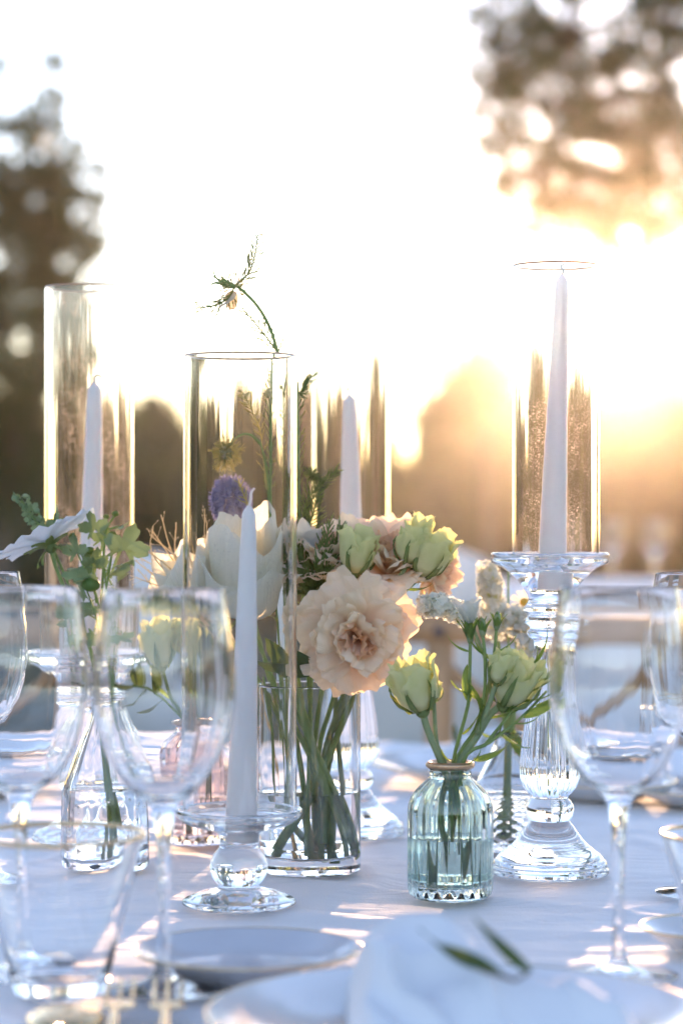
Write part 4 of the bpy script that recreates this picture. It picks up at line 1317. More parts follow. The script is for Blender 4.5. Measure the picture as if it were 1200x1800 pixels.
# purple globe
def globe(label, c, r, path):
    base = Vector(path[-1])
    t = thing('allium', label, 'flower', base)
    rng = random.Random(8)
    mb = MB()
    for i in range(330):
        k = (i + 0.5) / 330
        ph, z = i * 2.39996, 1 - 2 * k
        d = Vector((math.sqrt(1 - z * z) * math.cos(ph), math.sqrt(1 - z * z) * math.sin(ph), z))
        d = (d + Vector((rng.gauss(0, .08), rng.gauss(0, .08), rng.gauss(0, .08)))).normalized()
        o = d.orthogonal().normalized(); w = d.cross(o)
        l = r * rng.uniform(0.82, 1.12)
        mb.tube([Vector(c) - base + d * r * 0.3, Vector(c) - base + d * l * 0.85], [0.0004, 0.0005], 3, False)
        for q in range(5):
            a = q * 1.257 + i
            e = (d * 0.75 + (o * math.cos(a) + w * math.sin(a)) * 0.6).normalized()
            p0 = Vector(c) - base + d * l * 0.80
            sd = e.cross(d).normalized() * r * 0.045
            mb.add([p0, p0 + e * r * 0.16 + sd, p0 + e * r * 0.36, p0 + e * r * 0.16 - sd], [(0, 1, 2, 3)])
    o = mb.build('florets', M_PURPLE, t); o['kind'] = 'stuff'
    stem_obj(t, base, path, [0.0018, 0.0024])
globe('round purple globe flower seen through the widest tube, behind the white rose', V(402, 880, 0.03), 0.0195,
      [V(402, 888, 0.03), V(420, 1000, 0.035), V(470, 1150, 0.025), V(520, 1300, 0.01), V(548, 1505, 0.0)])

# nigella pod hanging on an arched stem
def nigella_pod(label, c, path, group, sc=1.0, seed=3, pod=0.0052):
    base = Vector(path[-1])
    t = thing('nigella_pod', label, 'seed head', base, group)
    rng = random.Random(seed)
    cc = Vector(c) - base
    v, f = sphere_geo(24, 12)
    v = [cc + Vector((p.x * pod * (1 + .08 * abs(math.cos(2.5 * math.atan2(p.y, p.x)))), p.y * pod, p.z * pod * 1.15)) for p in v]
    m = MB(); m.add(v, f); m.build('pod', M_POD, t)
    m = MB(); hairy(m, cc, None, rng, int(95 * sc), 0.0155 * sc, 0.00030, 3, (0, -0.25, -0.1))
    m.build('bracts', M_SEED, t)
    stem_obj(t, base, path, [0.0009, 0.0012, 0.0015], M_STEM)
    return t, base, rng
NG = 'nigella stalks of the vase'
t, b_, rg = nigella_pod('drooping nigella pod with a green centre, seen through the widest tube', V(393, 797, 0.0),
    [V(400, 785, 0.0), V(414, 770, 0.0), V(436, 763, 0.0), V(458, 775, 0.0), V(474, 812, 0.0), V(481, 870, 0.0), V(490, 1000, 0.0), V(520, 1200, 0.0), V(552, 1380, 0.01), V(560, 1508, 0.01)], NG)
m = MB()
frond(m, [p - b_ for p in (V(445, 900, 0.0), V(430, 870, 0), V(418, 840, -.01))], rg, 12, 0.010, 0.00028)
frond(m, [p - b_ for p in (V(478, 860, 0.0), V(462, 760, 0), V(440, 710, -.01), V(428, 690, 0))], rg, 26, 0.012, 0.00028)
m.build('feathery_leaf', M_SEED, t)
# tall nigella flower above the rim of the tube
base = V(575, 1508, 0.012)
t = thing('nigella_flower', 'tall spidery nigella flower arching above the rim of the widest tube', 'flower', base, NG)
rg = random.Random(12)
stem_obj(t, base, [V(416, 502, 0), V(430, 514, 0), V(450, 535, 0), V(468, 563, 0), V(482, 598, 0), V(489, 640, 0), V(487, 760, 0), V(487, 900, 0), V(500, 1060, 0.01), V(530, 1230, 0.015), V(575, 1508, 0.012)],
         [0.0013, 0.0014, 0.0014, 0.0016, 0.0022], M_STEM)
m = MB()
L_ = lambda *a: V(*a) - base
frond(m, [L_(416, 500), L_(437, 480), L_(448, 450), L_(453, 412)], rg, 28, 0.016, 0.00027, 0.8)
frond(m, [L_(412, 506), L_(400, 525), L_(378, 537), L_(345, 541)], rg, 26, 0.016, 0.00027, 0.8)
frond(m, [L_(488, 620), L_(470, 595), L_(450, 570), L_(424, 540)], rg, 20, 0.019, 0.00027, 1.0, 2, -0.2)
frond(m, [L_(488, 622), L_(494, 605), L_(498, 590)], rg, 5, 0.008, 0.00022, 0.7)
frond(m, [L_(487, 900), L_(484, 800), L_(484, 700), L_(486, 650)], rg, 40, 0.014, 0.00027, 0.6, 2)
m.build('feathery_leaf', M_FEATHER, t)
m = MB()
for q in ([(414, 503), (395, 500), (380, 488), (376, 475), (384, 462)], [(414, 504), (392, 500), (374, 498), (362, 508)], [(414, 503), (394, 495), (378, 488), (364, 478)], [(414, 505), (396, 503), (378, 496), (368, 512)], [(414, 503), (398, 494), (384, 484)]):
    m.tube(smooth_path([L_(a, b, rg.uniform(-.004, .004)) for a, b in q], 4), [0.0013, 0.0009, 0.00025], 5)
m.build('sepal', M_STEM, t)
m = MB()
for i in range(44):
    d = Vector((rg.gauss(0, .8), rg.gauss(0, .8), rg.gauss(0.3, .8))).normalized()
    l = rg.uniform(0.007, 0.013)
    c0_ = L_(410, 505)
    m.tube([c0_ + d * 0.002, c0_ + d * l * 0.6 + Vector((0, 0, .001)), c0_ + d * l], [0.0003, 0.00026], 3, False)
    m.blob(c0_ + d * l, (0.0008, 0.0008, 0.0018), 5, 4, align(d))
o = m.build('stamens', M_SEED, t); o['kind'] = 'stuff'
M_TAN = leafy('faded_petal', (0.62, 0.54, 0.40), (0.70, 0.62, 0.48), (0.7, 0.6, 0.4), 200, 0.45, 0.6, 0.3)
FAD = petal(0.018, 0.013, 'round', 0.4, 0.3, 0.5, 0.08, 3, 0.02, 77, 7, 6)
put(t, base, FAD, M_TAN, V(411, 512), (-0.45, -0.3, -0.85), 0.2, 1.0, 'petal')
put(t, base, FAD, M_TAN, V(413, 512), (-0.30, 0.3, -0.9), 1.2, 0.95, 'petal')
put(t, base, FAD, M_TAN, V(416, 498), (0.35, -0.2, 0.9), 0.8, 0.45, 'petal')
# second tall feathery shoot right of the tube
base = V(552, 1500, 0.02)
t = thing('nigella_shoot', 'green feathery nigella shoot standing right of the widest tube', 'plant', base, NG)
rg = random.Random(17)
stem_obj(t, base, [V(522, 672, 0.02), V(524, 760, .02), V(526, 900, .02), V(532, 1050, .02), V(545, 1250, .02), V(552, 1500, 0.02)], [0.0009, 0.0012, 0.0018], M_STEM)
m = MB()
L_ = lambda *a: V(*a) - base
frond(m, [L_(526, 900, .02), L_(525, 800, .02), L_(523, 700, .02), L_(530, 690, .02), L_(548, 660, .02)], rg, 54, 0.013, 0.00028, 0.55, 2)
frond(m, [L_(528, 930, .02), L_(540, 880, .015), L_(565, 850, .01), L_(595, 825, .01)], rg, 34, 0.014, 0.00028, 0.8, 3)
frond(m, [L_(530, 960, .02), L_(545, 920, .015), L_(556, 880, .01), L_(560, 850, .01)], rg, 30, 0.016, 0.0003, 0.8, 3)
m.build('feathery_leaf', M_FEATHER, t)
m = MB(); hairy(m, L_(548, 836, .01), None, rg, 60, 0.0075, 0.00028, 2); m.build('bud', M_FEATHER, t)
m = MB(); m.blob(L_(482, 692, 0), (0.0032, 0.0032, 0.0042), 10, 8); hairy(m, L_(482, 692, 0), None, rg, 40, 0.008, 0.00025, 1); m.build('pod', M_SEED, t)
# dill in front
base = V(540, 1495, -0.01)
t = thing('dill_sprig', 'bushy green dill sprigs left of the biggest peach flower', 'plant', base)
rg = random.Random(23)
stem_obj(t, base, [V(558, 1040, -0.005), V(552, 1120, 0), V(545, 1250, -0.005), V(540, 1495, -0.01)], [0.0013, 0.0018], M_STEM)
m = MB()
L_ = lambda *a: V(*a) - base
for k, (x, y, n_, l_) in enumerate([(600, 925, 26, .022), (580, 915, 22, .020), (565, 950, 26, .022), (545, 960, 30, .024), (530, 1000, 30, .024), (590, 965, 22, .020), (535, 1040, 30, .022), (555, 1000, 34, .024), (570, 1040, 26, .02), (525, 960, 22, .02), (548, 1075, 30, .02), (532, 1090, 26, .02)]):
    frond(m, [L_(556, 1085 if y > 1030 else 1060, -0.004), L_((556 + x) / 2, (1050 + y) / 2, -0.014 - 0.006 * (k % 3)), L_(x, y, -0.018 + 0.006 * (k % 4))], rg, n_, l_ * 0.75, 0.00036, 0.42, 3, 0, 0.15, 0.8)
m.build('feathery_leaf', M_FEATHER, t)
# thick bare stems and dark leaves in the vase
def thick(label, pts, rad, seed, leaves=()):
    base = Vector(pts[-1])
    t = thing('cut_greenery', label, 'greenery', base, 'thick stems standing in the vase')
    stem_obj(t, base, pts, rad, M_STEM, n=10)
    for i, (at, ax, roll, s_) in enumerate(leaves):
        put(t, base, BROAD[i % 2], M_DARKLEAF, at, ax, roll, s_)
thick('thickest pale green stem crossing the vase from upper left to lower right', [V(500, 1150, -0.01), V(525, 1230, -0.012), V(555, 1330, -0.014), V(585, 1420, -0.012), V(622, 1508, -0.008)], [0.0030, 0.0036, 0.0038], 1,
      [(V(560, 1160, -0.03), (-0.8, -0.4, -0.2), 0.3, 1.0), (V(590, 1170, -0.02), (0.9, -0.3, -0.25), 0.3, 0.8), (V(560, 1185, -0.03), (-0.5, -0.6, 0.25), 0.5, 1.1)])
thick('green stem leaning low to the left in the vase water', [V(632, 1205, 0.01), V(590, 1300, 0.012), V(545, 1400, 0.0), V(492, 1500, -0.01)], [0.0022, 0.0030, 0.0036], 3)
thick('thin stem at the left wall of the vase', [V(470, 1190, 0.005), V(490, 1290, 0.0), V(500, 1400, 0.0), V(560, 1506, 0.02)], [0.0018, 0.0024], 4)
# small white blossom between tube and dill
base = V(560, 1500, 0.0)
t = thing('white_blossom', 'small white blossom squeezed between the tube edge and the dill', 'flower', base)
petals(t, M4(align((0.3, -0.9, 0.2), 0), V(533, 955, 0.0) - base), WH_SM, M_WHITE, 6, R(55), 0.001, 0, 0, 0.15, 0.95, 5)
stem_obj(t, base, [V(533, 955, 0.0), V(536, 1020, .01), V(545, 1250, .01), V(560, 1500, 0.0)], [0.0012, 0.0018])
# dry grass
base = V(530, 1495, 0.02)
t = thing('dry_grass', 'golden dry grass stalks spreading left of the white roses', 'plant', base)
rg = random.Random(31)
m = MB()
L_ = lambda *a: V(*a) - base
root = L_(400, 1110, 0.02)
m.tube(smooth_path([root, L_(450, 1200, .02), L_(500, 1330, .015), Vector((0, 0, 0))], 4), [0.0006, 0.0012], 5)
for (x, y, mx_, my_) in [(235, 953, 300, 1000), (266, 925, 275, 985), (287, 905, 310, 985), (268, 930, 305, 985), (312, 918, 315, 990), (240, 985, 300, 1035), (243, 1015, 310, 1045), (238, 1000, 300, 1060), (252, 1040, 310, 1060),
                         (262, 940, 330, 1000), (345, 925, 350, 985), (337, 905, 345, 960), (236, 975, 300, 1015), (255, 1048, 300, 1055), (352, 915, 352, 980), (230, 1038, 300, 1050)]:
    dy = rg.uniform(-0.02, 0.03)
    pp = smooth_path([root, L_(mx_, my_, 0.02 + dy * .6), L_(x + rg.uniform(-5, 5), y, 0.02 + dy)], 6)
    m.tube(pp, [0.0006, 0.0004], 4, False)
    for i in range(7):
        q = pp[int(len(pp) * rg.uniform(0.45, 0.98))]
        d = (pp[-1] - pp[-5]).normalized() + Vector((rg.gauss(0, .5), rg.gauss(0, .4), rg.gauss(0, .5)))
        e = q + d.normalized() * rg.uniform(0.003, 0.010)
        m.tube([q, e], [0.0002, 0.00018], 3, False)
        m.blob(e, (0.00042, 0.00042, 0.0011), 5, 4, align(d))
m.build('stalks', M_STRAW, t)

# ------------------------------------------------------------------ blue bottle's bouquet
DB = pb.y
def B(px, py, dy=0.0):
    return P(px, py, DB + dy)
NECK = lambda dx=0, dy=0: B(791 + dx, 1347, dy)
bud('plump yellow green bud on the left of the blue green bottle, five thin sepals', B(742, 1250, -0.01), (-0.28, -0.2, 1), 1.06, 12,
    [B(742, 1250, -0.01), B(752, 1285, -0.008), NECK(-14, -.004), B(788, 1400, 0.0), B(760, 1560, 0.004)], M_BUD, GB, (0.0026, 0.0024))
def pair(t, base):
    bud_parts(t, base, B(872, 1200, -0.012), (0.30, -0.3, 0.9), 0.66, 15, M_BUDPALE)
    stem_obj(t, base, [B(872, 1200, -0.012), B(858, 1240, -.01), B(838, 1290, -.006)], [0.002, 0.0022], M_STEM_GREY, 'side_stem')
bud('wide open yellow green bud on the right of the blue green bottle', B(884, 1240, 0.0), (0.45, -0.15, 0.88), 1.06, 14,
    [B(884, 1238, 0), B(862, 1255, 0), B(838, 1295, -.004), NECK(14, -.002), B(800, 1420, 0.004), B(825, 1556, -.004)], M_BUD, GB, (0.0026, 0.0024),
    [(B(838, 1295, -.004), (.15, -.3, .9), 1.0, 1.1), (B(850, 1262, 0), (1, -.1, .25), .3, 1.0), (B(815, 1345, -.01), (.9, -.4, .4), .2, .9)], pair)
# small side bud of the left stem
base = B(770, 1560, 0.006)
t = thing('flower_bud', 'tiny yellow bud just right of the plump left bud', 'flower', base, GB)
bud_parts(t, base, B(762, 1232, -0.004), (0.1, 0, 1), 0.36, 19, M_BUD)
stem_obj(t, base, [B(762, 1232, -.004), B(764, 1270, -.004), B(768, 1310, -.002), NECK(-8, .002), B(780, 1420, .004), base], [0.0015, 0.0018], M_STEM_GREY)
# pointed green bud with needle sepals
def needle(label, c, axis, path, n, L, seed, flower=False, leaves=()):
    base = Vector(path[-1])
    t = thing('pointed_bud', label, 'flower', base, 'narrow pointed green buds')
    m = M4(align(axis, seed), Vector(c) - base)
    pm = [petal(L, 0.0042, 'point', 0.5, 0.35, 0.3, 0, 1, 0, seed + k, 7, 3) for k in range(2)]
    petals(t, m, pm, M_LEAF, n, R(10), 0.0018, 0, 0, 0.12, 1.0, seed, 'sepal')
    petals(t, m, pm, M_FEATHER, n // 2, R(0), 0.001, 0.002, 0.3, 0.1, 0.9, seed + 1, 'sepal')
    mb = MB(); mb.blob(m @ Vector((0, 0, 0.006)), (0.0030, 0.0030, 0.0075), 9, 7, align(axis)); mb.build('calyx', M_STEM_GREY, t)
    if flower:
        petals(t, m, WH_SM, M_WHITE, 6, R(16), 0.002, L * 0.75, 0, 0.12, 1.0, seed + 2)
    stem_obj(t, base, path, [0.0012, 0.0015])
    for i, (at, ax, roll, s_) in enumerate(leaves):
        put(t, base, BLADES[i % 3], M_LEAF, at, ax, roll, s_)
needle('spiky green bud cluster with a white bloom on top, over the blue green bottle', B(826, 1130, 0), (-0.05, -.1, 1), [B(826, 1130, 0), B(825, 1180, 0), B(822, 1240, 0), NECK(4, .004), B(800, 1440, 0)], 14, 0.020, 61, True,
       [(B(824, 1145, 0), (-.9, -.2, .35), .3, .55), (B(824, 1200, 0), (.5, -.3, -.8), .2, .8), (B(824, 1235, 0), (-.15, -.2, .9), .4, 1.2), (B(812, 1290, 0), (.6, -.4, .6), .4, .9)])
needle('smooth oval green bud right of the spiky cluster', B(848, 1118, -.006), (-.02, -.1, 1), [B(848, 1118, -.006), B(852, 1160, -.006), B(850, 1225, -.004), B(832, 1290, 0), NECK(8, 0), B(790, 1500, 0)], 6, 0.014, 65, False,
       [(B(851, 1150, -.006), (-.8, -.2, .6), .3, .5), (B(848, 1230, 0), (-.9, -.2, .45), .3, .9)])
needle('small dark pointed bud, rightmost of the upright green buds', B(872, 1106, 0), (.06, -.1, 1), [B(872, 1106, 0), B(868, 1150, 0), B(856, 1215, 0), B(836, 1280, 0), NECK(10, .003), B(812, 1490, .004)], 5, 0.013, 68, False,
       [(B(866, 1160, 0), (-.7, -.3, .5), .3, .6), (B(868, 1150, 0), (.8, -.2, .6), .5, .7)])
# leafy shoots to the right
base = B(806, 1540, -.004)
t = thing('leafy_sprig', 'leafy green sprig bending right towards the tallest candle stand', 'plant', base)
stem_obj(t, base, [B(960, 1215, 0), B(915, 1262, -.004), B(860, 1305, -.006), NECK(20, -.004), B(806, 1540, -.004)], [0.0009, 0.0017], M_STEM)
stem_obj(t, base, [B(968, 1180, .004), B(930, 1210, 0), B(890, 1262, -.004), B(850, 1312, -.005)], [0.0008, 0.0014], M_STEM, 'side_stem')
for i, (x, y, ax, ro, s_) in enumerate([(938, 1165, (.55, -.1, .8), .4, .8), (925, 1218, (.9, -.1, .5), .2, .8), (900, 1270, (.9, -.3, -.1), .2, 1.0), (915, 1260, (.95, -.2, .35), 1.2, .9), (880, 1290, (.8, -.4, -.45), .2, .8), (940, 1240, (.9, -.2, .2), .8, .8),
                                      (890, 1252, (.5, -.3, .8), .5, .8), (905, 1232, (1, -.1, .15), .3, .9), (862, 1300, (.7, -.3, .5), .1, .7), (955, 1195, (.7, -.1, .7), .4, .7), (935, 1180, (.2, -.1, .95), .4, .7), (800, 1340, (-.9, -.3, .3), .3, .6), (832, 1335, (.9, -.4, .25), .6, 1.0)]):
    put(t, base, BLADES[i % 3], M_LEAF, B(x, y, -.004), ax, ro, s_)

# ------------------------------------------------------------------ cut glass bottle's white flowers
DC = pd_.y
def C(px, py, dy=0.0):
    return P(px, py, DC + dy)
def floret_cloud(mb, pts, rng, n, rad, size):
    pp = smooth_path(pts, 6)
    for i in range(n):
        k = rng.uniform(0, len(pp) - 1.001)
        a = pp[int(k)].lerp(pp[int(k) + 1], k - int(k))
        d = Vector((rng.gauss(0, 1), rng.gauss(0, 1), rng.gauss(0, 1))).normalized()
        r_ = rad * (0.75 + 0.25 * math.sin(PI * k / len(pp)))
        p0 = a + d * r_ * rng.uniform(0.65, 1.0)
        o = d.orthogonal().normalized(); w = d.cross(o)
        s_ = size * rng.uniform(0.75, 1.2)
        ring = []
        N = 10
        vs_ = [p0 - d * s_ * 0.25]
        for q in range(N):
            a_ = 2 * PI * q / N + i
            rr = s_ * (0.85 if q % 2 else 0.6)
            vs_.append(p0 + (o * math.cos(a_) + w * math.sin(a_)) * rr + d * s_ * (0.35 if q % 2 else 0.2))
        mb.add(vs_, [(0, 1 + q, 1 + (q + 1) % N) for q in range(N)])
def statice(label, pts, stem, n, rad, seed):
    base = Vector(stem[-1])
    t = thing('white_statice', label, 'flower', base, 'white flowers of the cut glass bottle')
    rng = random.Random(seed)
    m = MB(); floret_cloud(m, [Vector(p) - base for p in pts], rng, int(n * 1.5), rad, 0.0046)
    o = m.build('florets', M_WHITE, t); o['kind'] = 'stuff'
    m = MB(); m.tube(smooth_path([Vector(p) - base for p in pts], 4), rad * 0.4, 7); m.build('spike', M_BUDPALE, t)
    stem_obj(t, base, stem, [0.0015, 0.0018])
statice('upright white flower spike left of the tallest stand', [C(856, 1000), C(862, 1030), C(866, 1070), C(872, 1110)], [C(872, 1110), C(885, 1200, .01), C(893, 1300), C(890, 1480)], 230, 0.0120, 4)
statice('white flower spike lying level beside the biggest peach flower', [C(740, 1066, -.17), C(765, 1064, -.17), C(795, 1072, -.16), C(825, 1090, -.15)], [C(825, 1090, -.15), C(860, 1180, -.01), C(890, 1295), C(896, 1480)], 200, 0.0100, 5)
statice('mound of small white flowers behind the pointed green buds', [C(878, 1085, -.02), C(915, 1095, -.02), C(940, 1120, -.02), C(925, 1160, 0)], [C(880, 1180), C(888, 1240), C(892, 1300), C(884, 1480)], 240, 0.0150, 6)
def daisy(label, c, axis, sc, stem, seed):
    base = Vector(stem[-1])
    t = thing('daisy', label, 'flower', base, 'little daisies of the cut glass bottle')
    m = M4(align(axis), Vector(c) - base) @ Matrix.Scale(sc, 4)
    petals(t, m, DAISY, M_WHITE, 14, R(70), 0.003, 0, 0, 0.06, 1.0, seed)
    mb = MB(); mb.blob(m @ Vector((0, 0, 0.001)), (0.0042 * sc, 0.0042 * sc, 0.003 * sc), 12, 8, align(axis)); mb.build('disc', M_YELLOW, t)
    stem_obj(t, base, stem, [0.0007, 0.0009])
daisy('little daisy facing up, right of the upright white spike', C(921, 1060, 0), (.1, -.75, .6), 1.0, [C(921, 1062, .002), C(925, 1120, .01), C(905, 1230, 0), C(893, 1300), C(895, 1470)], 1)
daisy('daisy with drooping petals above the wide open green bud', C(905, 1098, -.02), (.5, -.6, .55), 1.15, [C(905, 1100, -.018), C(905, 1180, 0), C(892, 1300), C(898, 1470)], 2)
daisy('flat daisy in front of the fluted stem of the tallest stand', C(936, 1112, -.03), (.35, -.75, .5), 1.5, [C(936, 1114, -.028), C(925, 1180, 0), C(892, 1295), C(890, 1475)], 3)
# small bell hanging under the dish
base = C(900, 1478)
t = thing('white_bell', 'tiny hanging white bell flower under the dish of the tallest stand', 'flower', base)
petals(t, M4(align((.1, 0, -1)), C(902, 990, .03) - base), WH_SM, M_WHITE, 5, R(10), .001, 0, 0, .1, .5, 2)
stem_obj(t, base, [C(902, 992, .03), C(899, 975, .03), C(893, 1000, .03), C(893, 1150, .02), C(893, 1300), base], [0.0007, 0.001])
base = C(880, 1470)
t = thing('greenery_sprig', 'broad leaved greenery in the neck of the cut glass bottle', 'plant', base)
stem_obj(t, base, [C(900, 1190), C(900, 1260), C(893, 1310), C(890, 1400), base], [0.0030, 0.0035])
for i, (x, y, ax, ro) in enumerate([(896, 1250, (-.3, -.4, .7), .2), (900, 1250, (.5, -.3, .7), .3), (893, 1280, (-.5, -.5, -.4), .3), (898, 1280, (.2, -.6, -.6), .2), (900, 1210, (.4, .2, .9), .6)]):
    put(t, base, BLADES[i % 3], M_LEAF, C(x, y), ax, ro, 1.3)

# ------------------------------------------------------------------ flask: cosmos, feverfew
DF = pf.y
def F(px, py, dy=0.0):
    return P(px, py, DF + dy)
base = F(205, 1505, 0.004)
t = thing('cosmos', 'big white cosmos seen from the side at the left, yellow disc on top', 'flower', base)
m = M4(align((-0.46, 0.10, 0.88), 0.2), F(88, 958) - base)
petals(t, m, COSM, M_COSMOS, 8, R(76), 0.003, 0.002, 0.15, 0.05, 1.0, 3)
mb = MB(); mb.blob(m @ Vector((0, 0, 0.0055)), (0.0066, 0.0066, 0.0042), 14, 8, align((-0.46, 0.1, 0.88)))
rg = random.Random(3)
for i in range(60):
    a, r_ = rg.uniform(0, 6.28), rg.uniform(0, 0.006)
    mb.blob(m @ Vector((r_ * math.cos(a), r_ * math.sin(a), 0.0085 + 0.0012 * (1 - r_ / 0.006))), (0.0006, 0.0006, 0.0014), 5, 4)
mb.build('disc', M_YELLOW, t)
SEPB = [petal(0.020, 0.0075, 'point', 0.3, 0.5, 0.5, 0.05, 2, 0, s, 7, 4) for s in (35, 36)]
petals(t, m, SEPB, M_SEPAL, 8, R(62), 0.003, -0.002, 0.1, 0.14, 1.0, 6, 'sepal')
petals(t, m, SEP, M_SEPAL, 8, R(95), 0.003, -0.003, 0.4, 0.14, 0.75, 7, 'sepal')
mb = MB(); mb.blob(m @ Vector((0, 0, -0.002)), (0.0055, 0.0055, 0.005), 12, 8, align((-0.46, 0.1, 0.88))); mb.build('calyx', M_SEPAL, t)
stem_obj(t, base, [F(90, 965), F(100, 1000), F(125, 1060), F(155, 1130), F(170, 1185), F(175, 1250), F(192, 1380), F(205, 1505, .004)], [0.0018, 0.0016, 0.0021, 0.0026], M_STEM)
# foliage sprig behind the cosmos
base = F(190, 1500, 0.01)
t = thing('feverfew', 'grey green feverfew sprig with little buds, upper left above the cosmos', 'plant', base, 'feverfew sprigs of the flask')
stem_obj(t, base, [F(38, 880, .02), F(55, 905, .02), F(78, 935, .02), F(105, 990, .02), F(140, 1080, .01), F(172, 1200, 0), F(176, 1260, 0), F(188, 1400, .004), base], [0.0009, 0.0011, 0.0014, 0.0016])
rg = random.Random(9)
stem_obj(t, base, [F(66, 892, .02), F(72, 912, .02), F(86, 948, .02)], [0.0008, 0.001], M_STEM, 'side_stem')
for i in range(12):
    k = i / 11
    x, y = 34 + 40 * k, 876 + 50 * k
    put(t, base, LOBED[i % 3], M_STEM_GREY, F(x, y, .02), (rg.uniform(-1, 1), rg.uniform(-.6, .3), rg.uniform(-.3, 1)), rg.uniform(0, 6), 0.55)
for i, (x, y) in enumerate([(94, 918), (96, 905), (70, 935)]):
    put(t, base, LOBED[i], M_LEAF, F(x, y + 14, .02), (.3, -.3, .9), i, 0.9)
for x, y, r_ in [(27, 876, .0030), (45, 872, .0026), (64, 898, .0031), (70, 910, .0024), (58, 919, .0026)]:
    mb = MB(); mb.blob(F(x, y, .018) - base, (r_, r_, r_ * 0.8), 10, 7); mb.build('button', M_STEM_GREY, t)
# lobed feverfew in the middle left
base = F(210, 1500, -0.004)
t = thing('feverfew', 'bright green feverfew with lobed leaves before the left tube', 'plant', base, 'feverfew sprigs of the flask')
stem_obj(t, base, [F(203, 905), F(186, 935), F(182, 1000), F(178, 1080), F(180, 1150), F(177, 1210), F(176, 1265), F(196, 1390), base], [0.0008, 0.0011, 0.0016, 0.002])
for pts in ([(190, 945), (196, 975), (188, 1010)], [(130, 945), (142, 985), (168, 1040), (178, 1090)], [(160, 975), (164, 1010), (170, 1060)], [(210, 925), (192, 930)], [(196, 1080), (188, 1040), (184, 1000)], [(150, 1030), (165, 1070), (178, 1120)], [(200, 940), (195, 990), (182, 1060)]):
    stem_obj(t, base, [F(a, b, rg.uniform(-.006, .006)) for a, b in pts], [0.0006, 0.0009], M_STEM, 'side_stem')
LV = [(210, 985, (.45, -.3, .85), 1.75), (200, 1000, (.8, -.3, .2), 1.0), (172, 945, (-.3, -.3, .9), 1.25), (180, 960, (.2, -.4, .8), 1.0), (140, 985, (-.3, -.3, .9), 1.2), (150, 1005, (-.7, -.3, -.2), 1.1), (160, 1000, (.3, -.4, .6), 1.1),
      (180, 1010, (-.5, -.4, .6), 1.3), (196, 1020, (.7, -.3, .5), 1.1), (158, 1030, (-.3, -.5, .6), 1.0), (172, 1060, (-.6, -.4, -.3), 1.1), (185, 1060, (.5, -.4, .4), 0.9), (160, 1090, (-.5, -.4, .2), 1.2), (172, 1105, (-.2, -.5, -.7), 1.1),
      (190, 1110, (.5, -.4, -.4), 1.0), (156, 1060, (-.4, -.4, .7), 1.0), (205, 930, (.8, -.2, .3), 0.7), (198, 1035, (.6, -.5, -.3), 0.8), (166, 1120, (-.6, -.3, -.5), .9)]
for i, (x, y, ax, s_) in enumerate(LV):
    put(t, base, LOBED[i % 3], M_LEAF, F(x, y, -0.006 + 0.004 * (i % 4)), ax, i * 1.7 % 1.2 - 0.6, s_)
for x, y, r_ in [(203, 903, .0030), (187, 908, .0026), (198, 939, .0034), (128, 944, .0034), (158, 968, .0042), (160, 1028, .0075)]:
    mb = MB(); mb.blob(F(x, y, -.004) - base, (r_, r_, r_ * 0.75), 12, 8); mb.build('button', M_FEATHER if r_ < .005 else M_LEAF, t)

# ------------------------------------------------------------------ pink bottle's pale flower
DP = pp_.y
def K(px, py, dy=0.0):
    return P(px, py, DP + dy)
bud('pale cream green flower blurred behind the second wine glass', K(283, 1172, 0), (-.05, -.2, 1), 1.05, 33,
    [K(283, 1172), K(300, 1220), K(330, 1275), K(345, 1330), K(360, 1465)], M_BUDPALE, 'pale flowers of the pink bottle', leaves=[(K(305, 1230), (-.8, -.2, .6), .3, 1.0)])
bud('smaller pale flower right of the cream green one, behind the second wine glass', K(330, 1150, .01), (.1, -.2, 1), .8, 35,
    [K(330, 1150, .01), K(338, 1220, .01), K(345, 1290), K(345, 1330), K(330, 1465)], M_BUDPALE, 'pale flowers of the pink bottle')
base = K(340, 1465)
t = thing('leafy_sprig', 'dark leaves bending left from the pink bottle', 'plant', base)
stem_obj(t, base, [K(215, 1205), K(265, 1215), K(320, 1265), K(345, 1320), base], [0.001, 0.0016])
for i, (x, y, ax) in enumerate([(225, 1205, (-.9, -.2, -.1)), (245, 1208, (-.3, -.3, .9)), (250, 1212, (-.5, -.4, -.6)), (272, 1222, (.1, -.3, .9)), (285, 1232, (-.6, -.3, -.5)), (232, 1206, (-.5, -.3, .8))]):
    put(t, base, BROAD[i % 2], M_DARKLEAF, K(x, y), ax, .4, .62)

# ------------------------------------------------------------------ napkins, sprigs, cutlery
M_NAPKIN = plain('white_napkin', (0.80, 0.80, 0.81), (0.77, 0.77, 0.785), 5, 0.8, 0, 0.25, 700, 0.0006, spec=0.2)
def heap(name, label, hf, x0, x1, y0, y1, zb, nx=110, ny=70, mat=None, cat='napkin', group=None):
    v, f = [], []
    for j in range(ny + 1):
        for i in range(nx + 1):
            u, w = i / nx, j / ny
            x, y = x0 + (x1 - x0) * u, y0 + (y1 - y0) * w
            e = min(1, min(u, 1 - u) * 14) * min(1, min(w, 1 - w) * 10)
            e = e ** 0.5
            v.append((x + 0.003 * noise.noise((y * 40, 1, 2)), y + 0.004 * noise.noise((x * 30, 3, 2)), zb + hf(x, y) * e))
    n = len(v)
    for j in range(ny):
        for i in range(nx):
            a = j * (nx + 1) + i
            f.append((a, a + 1, a + nx + 2, a + nx + 1))
    o = mesh_obj(name, to_mesh(name, v, f), mat or M_NAPKIN)
    return tag(o, label, cat, group)
xa = P(690, 1600, 1.33).x
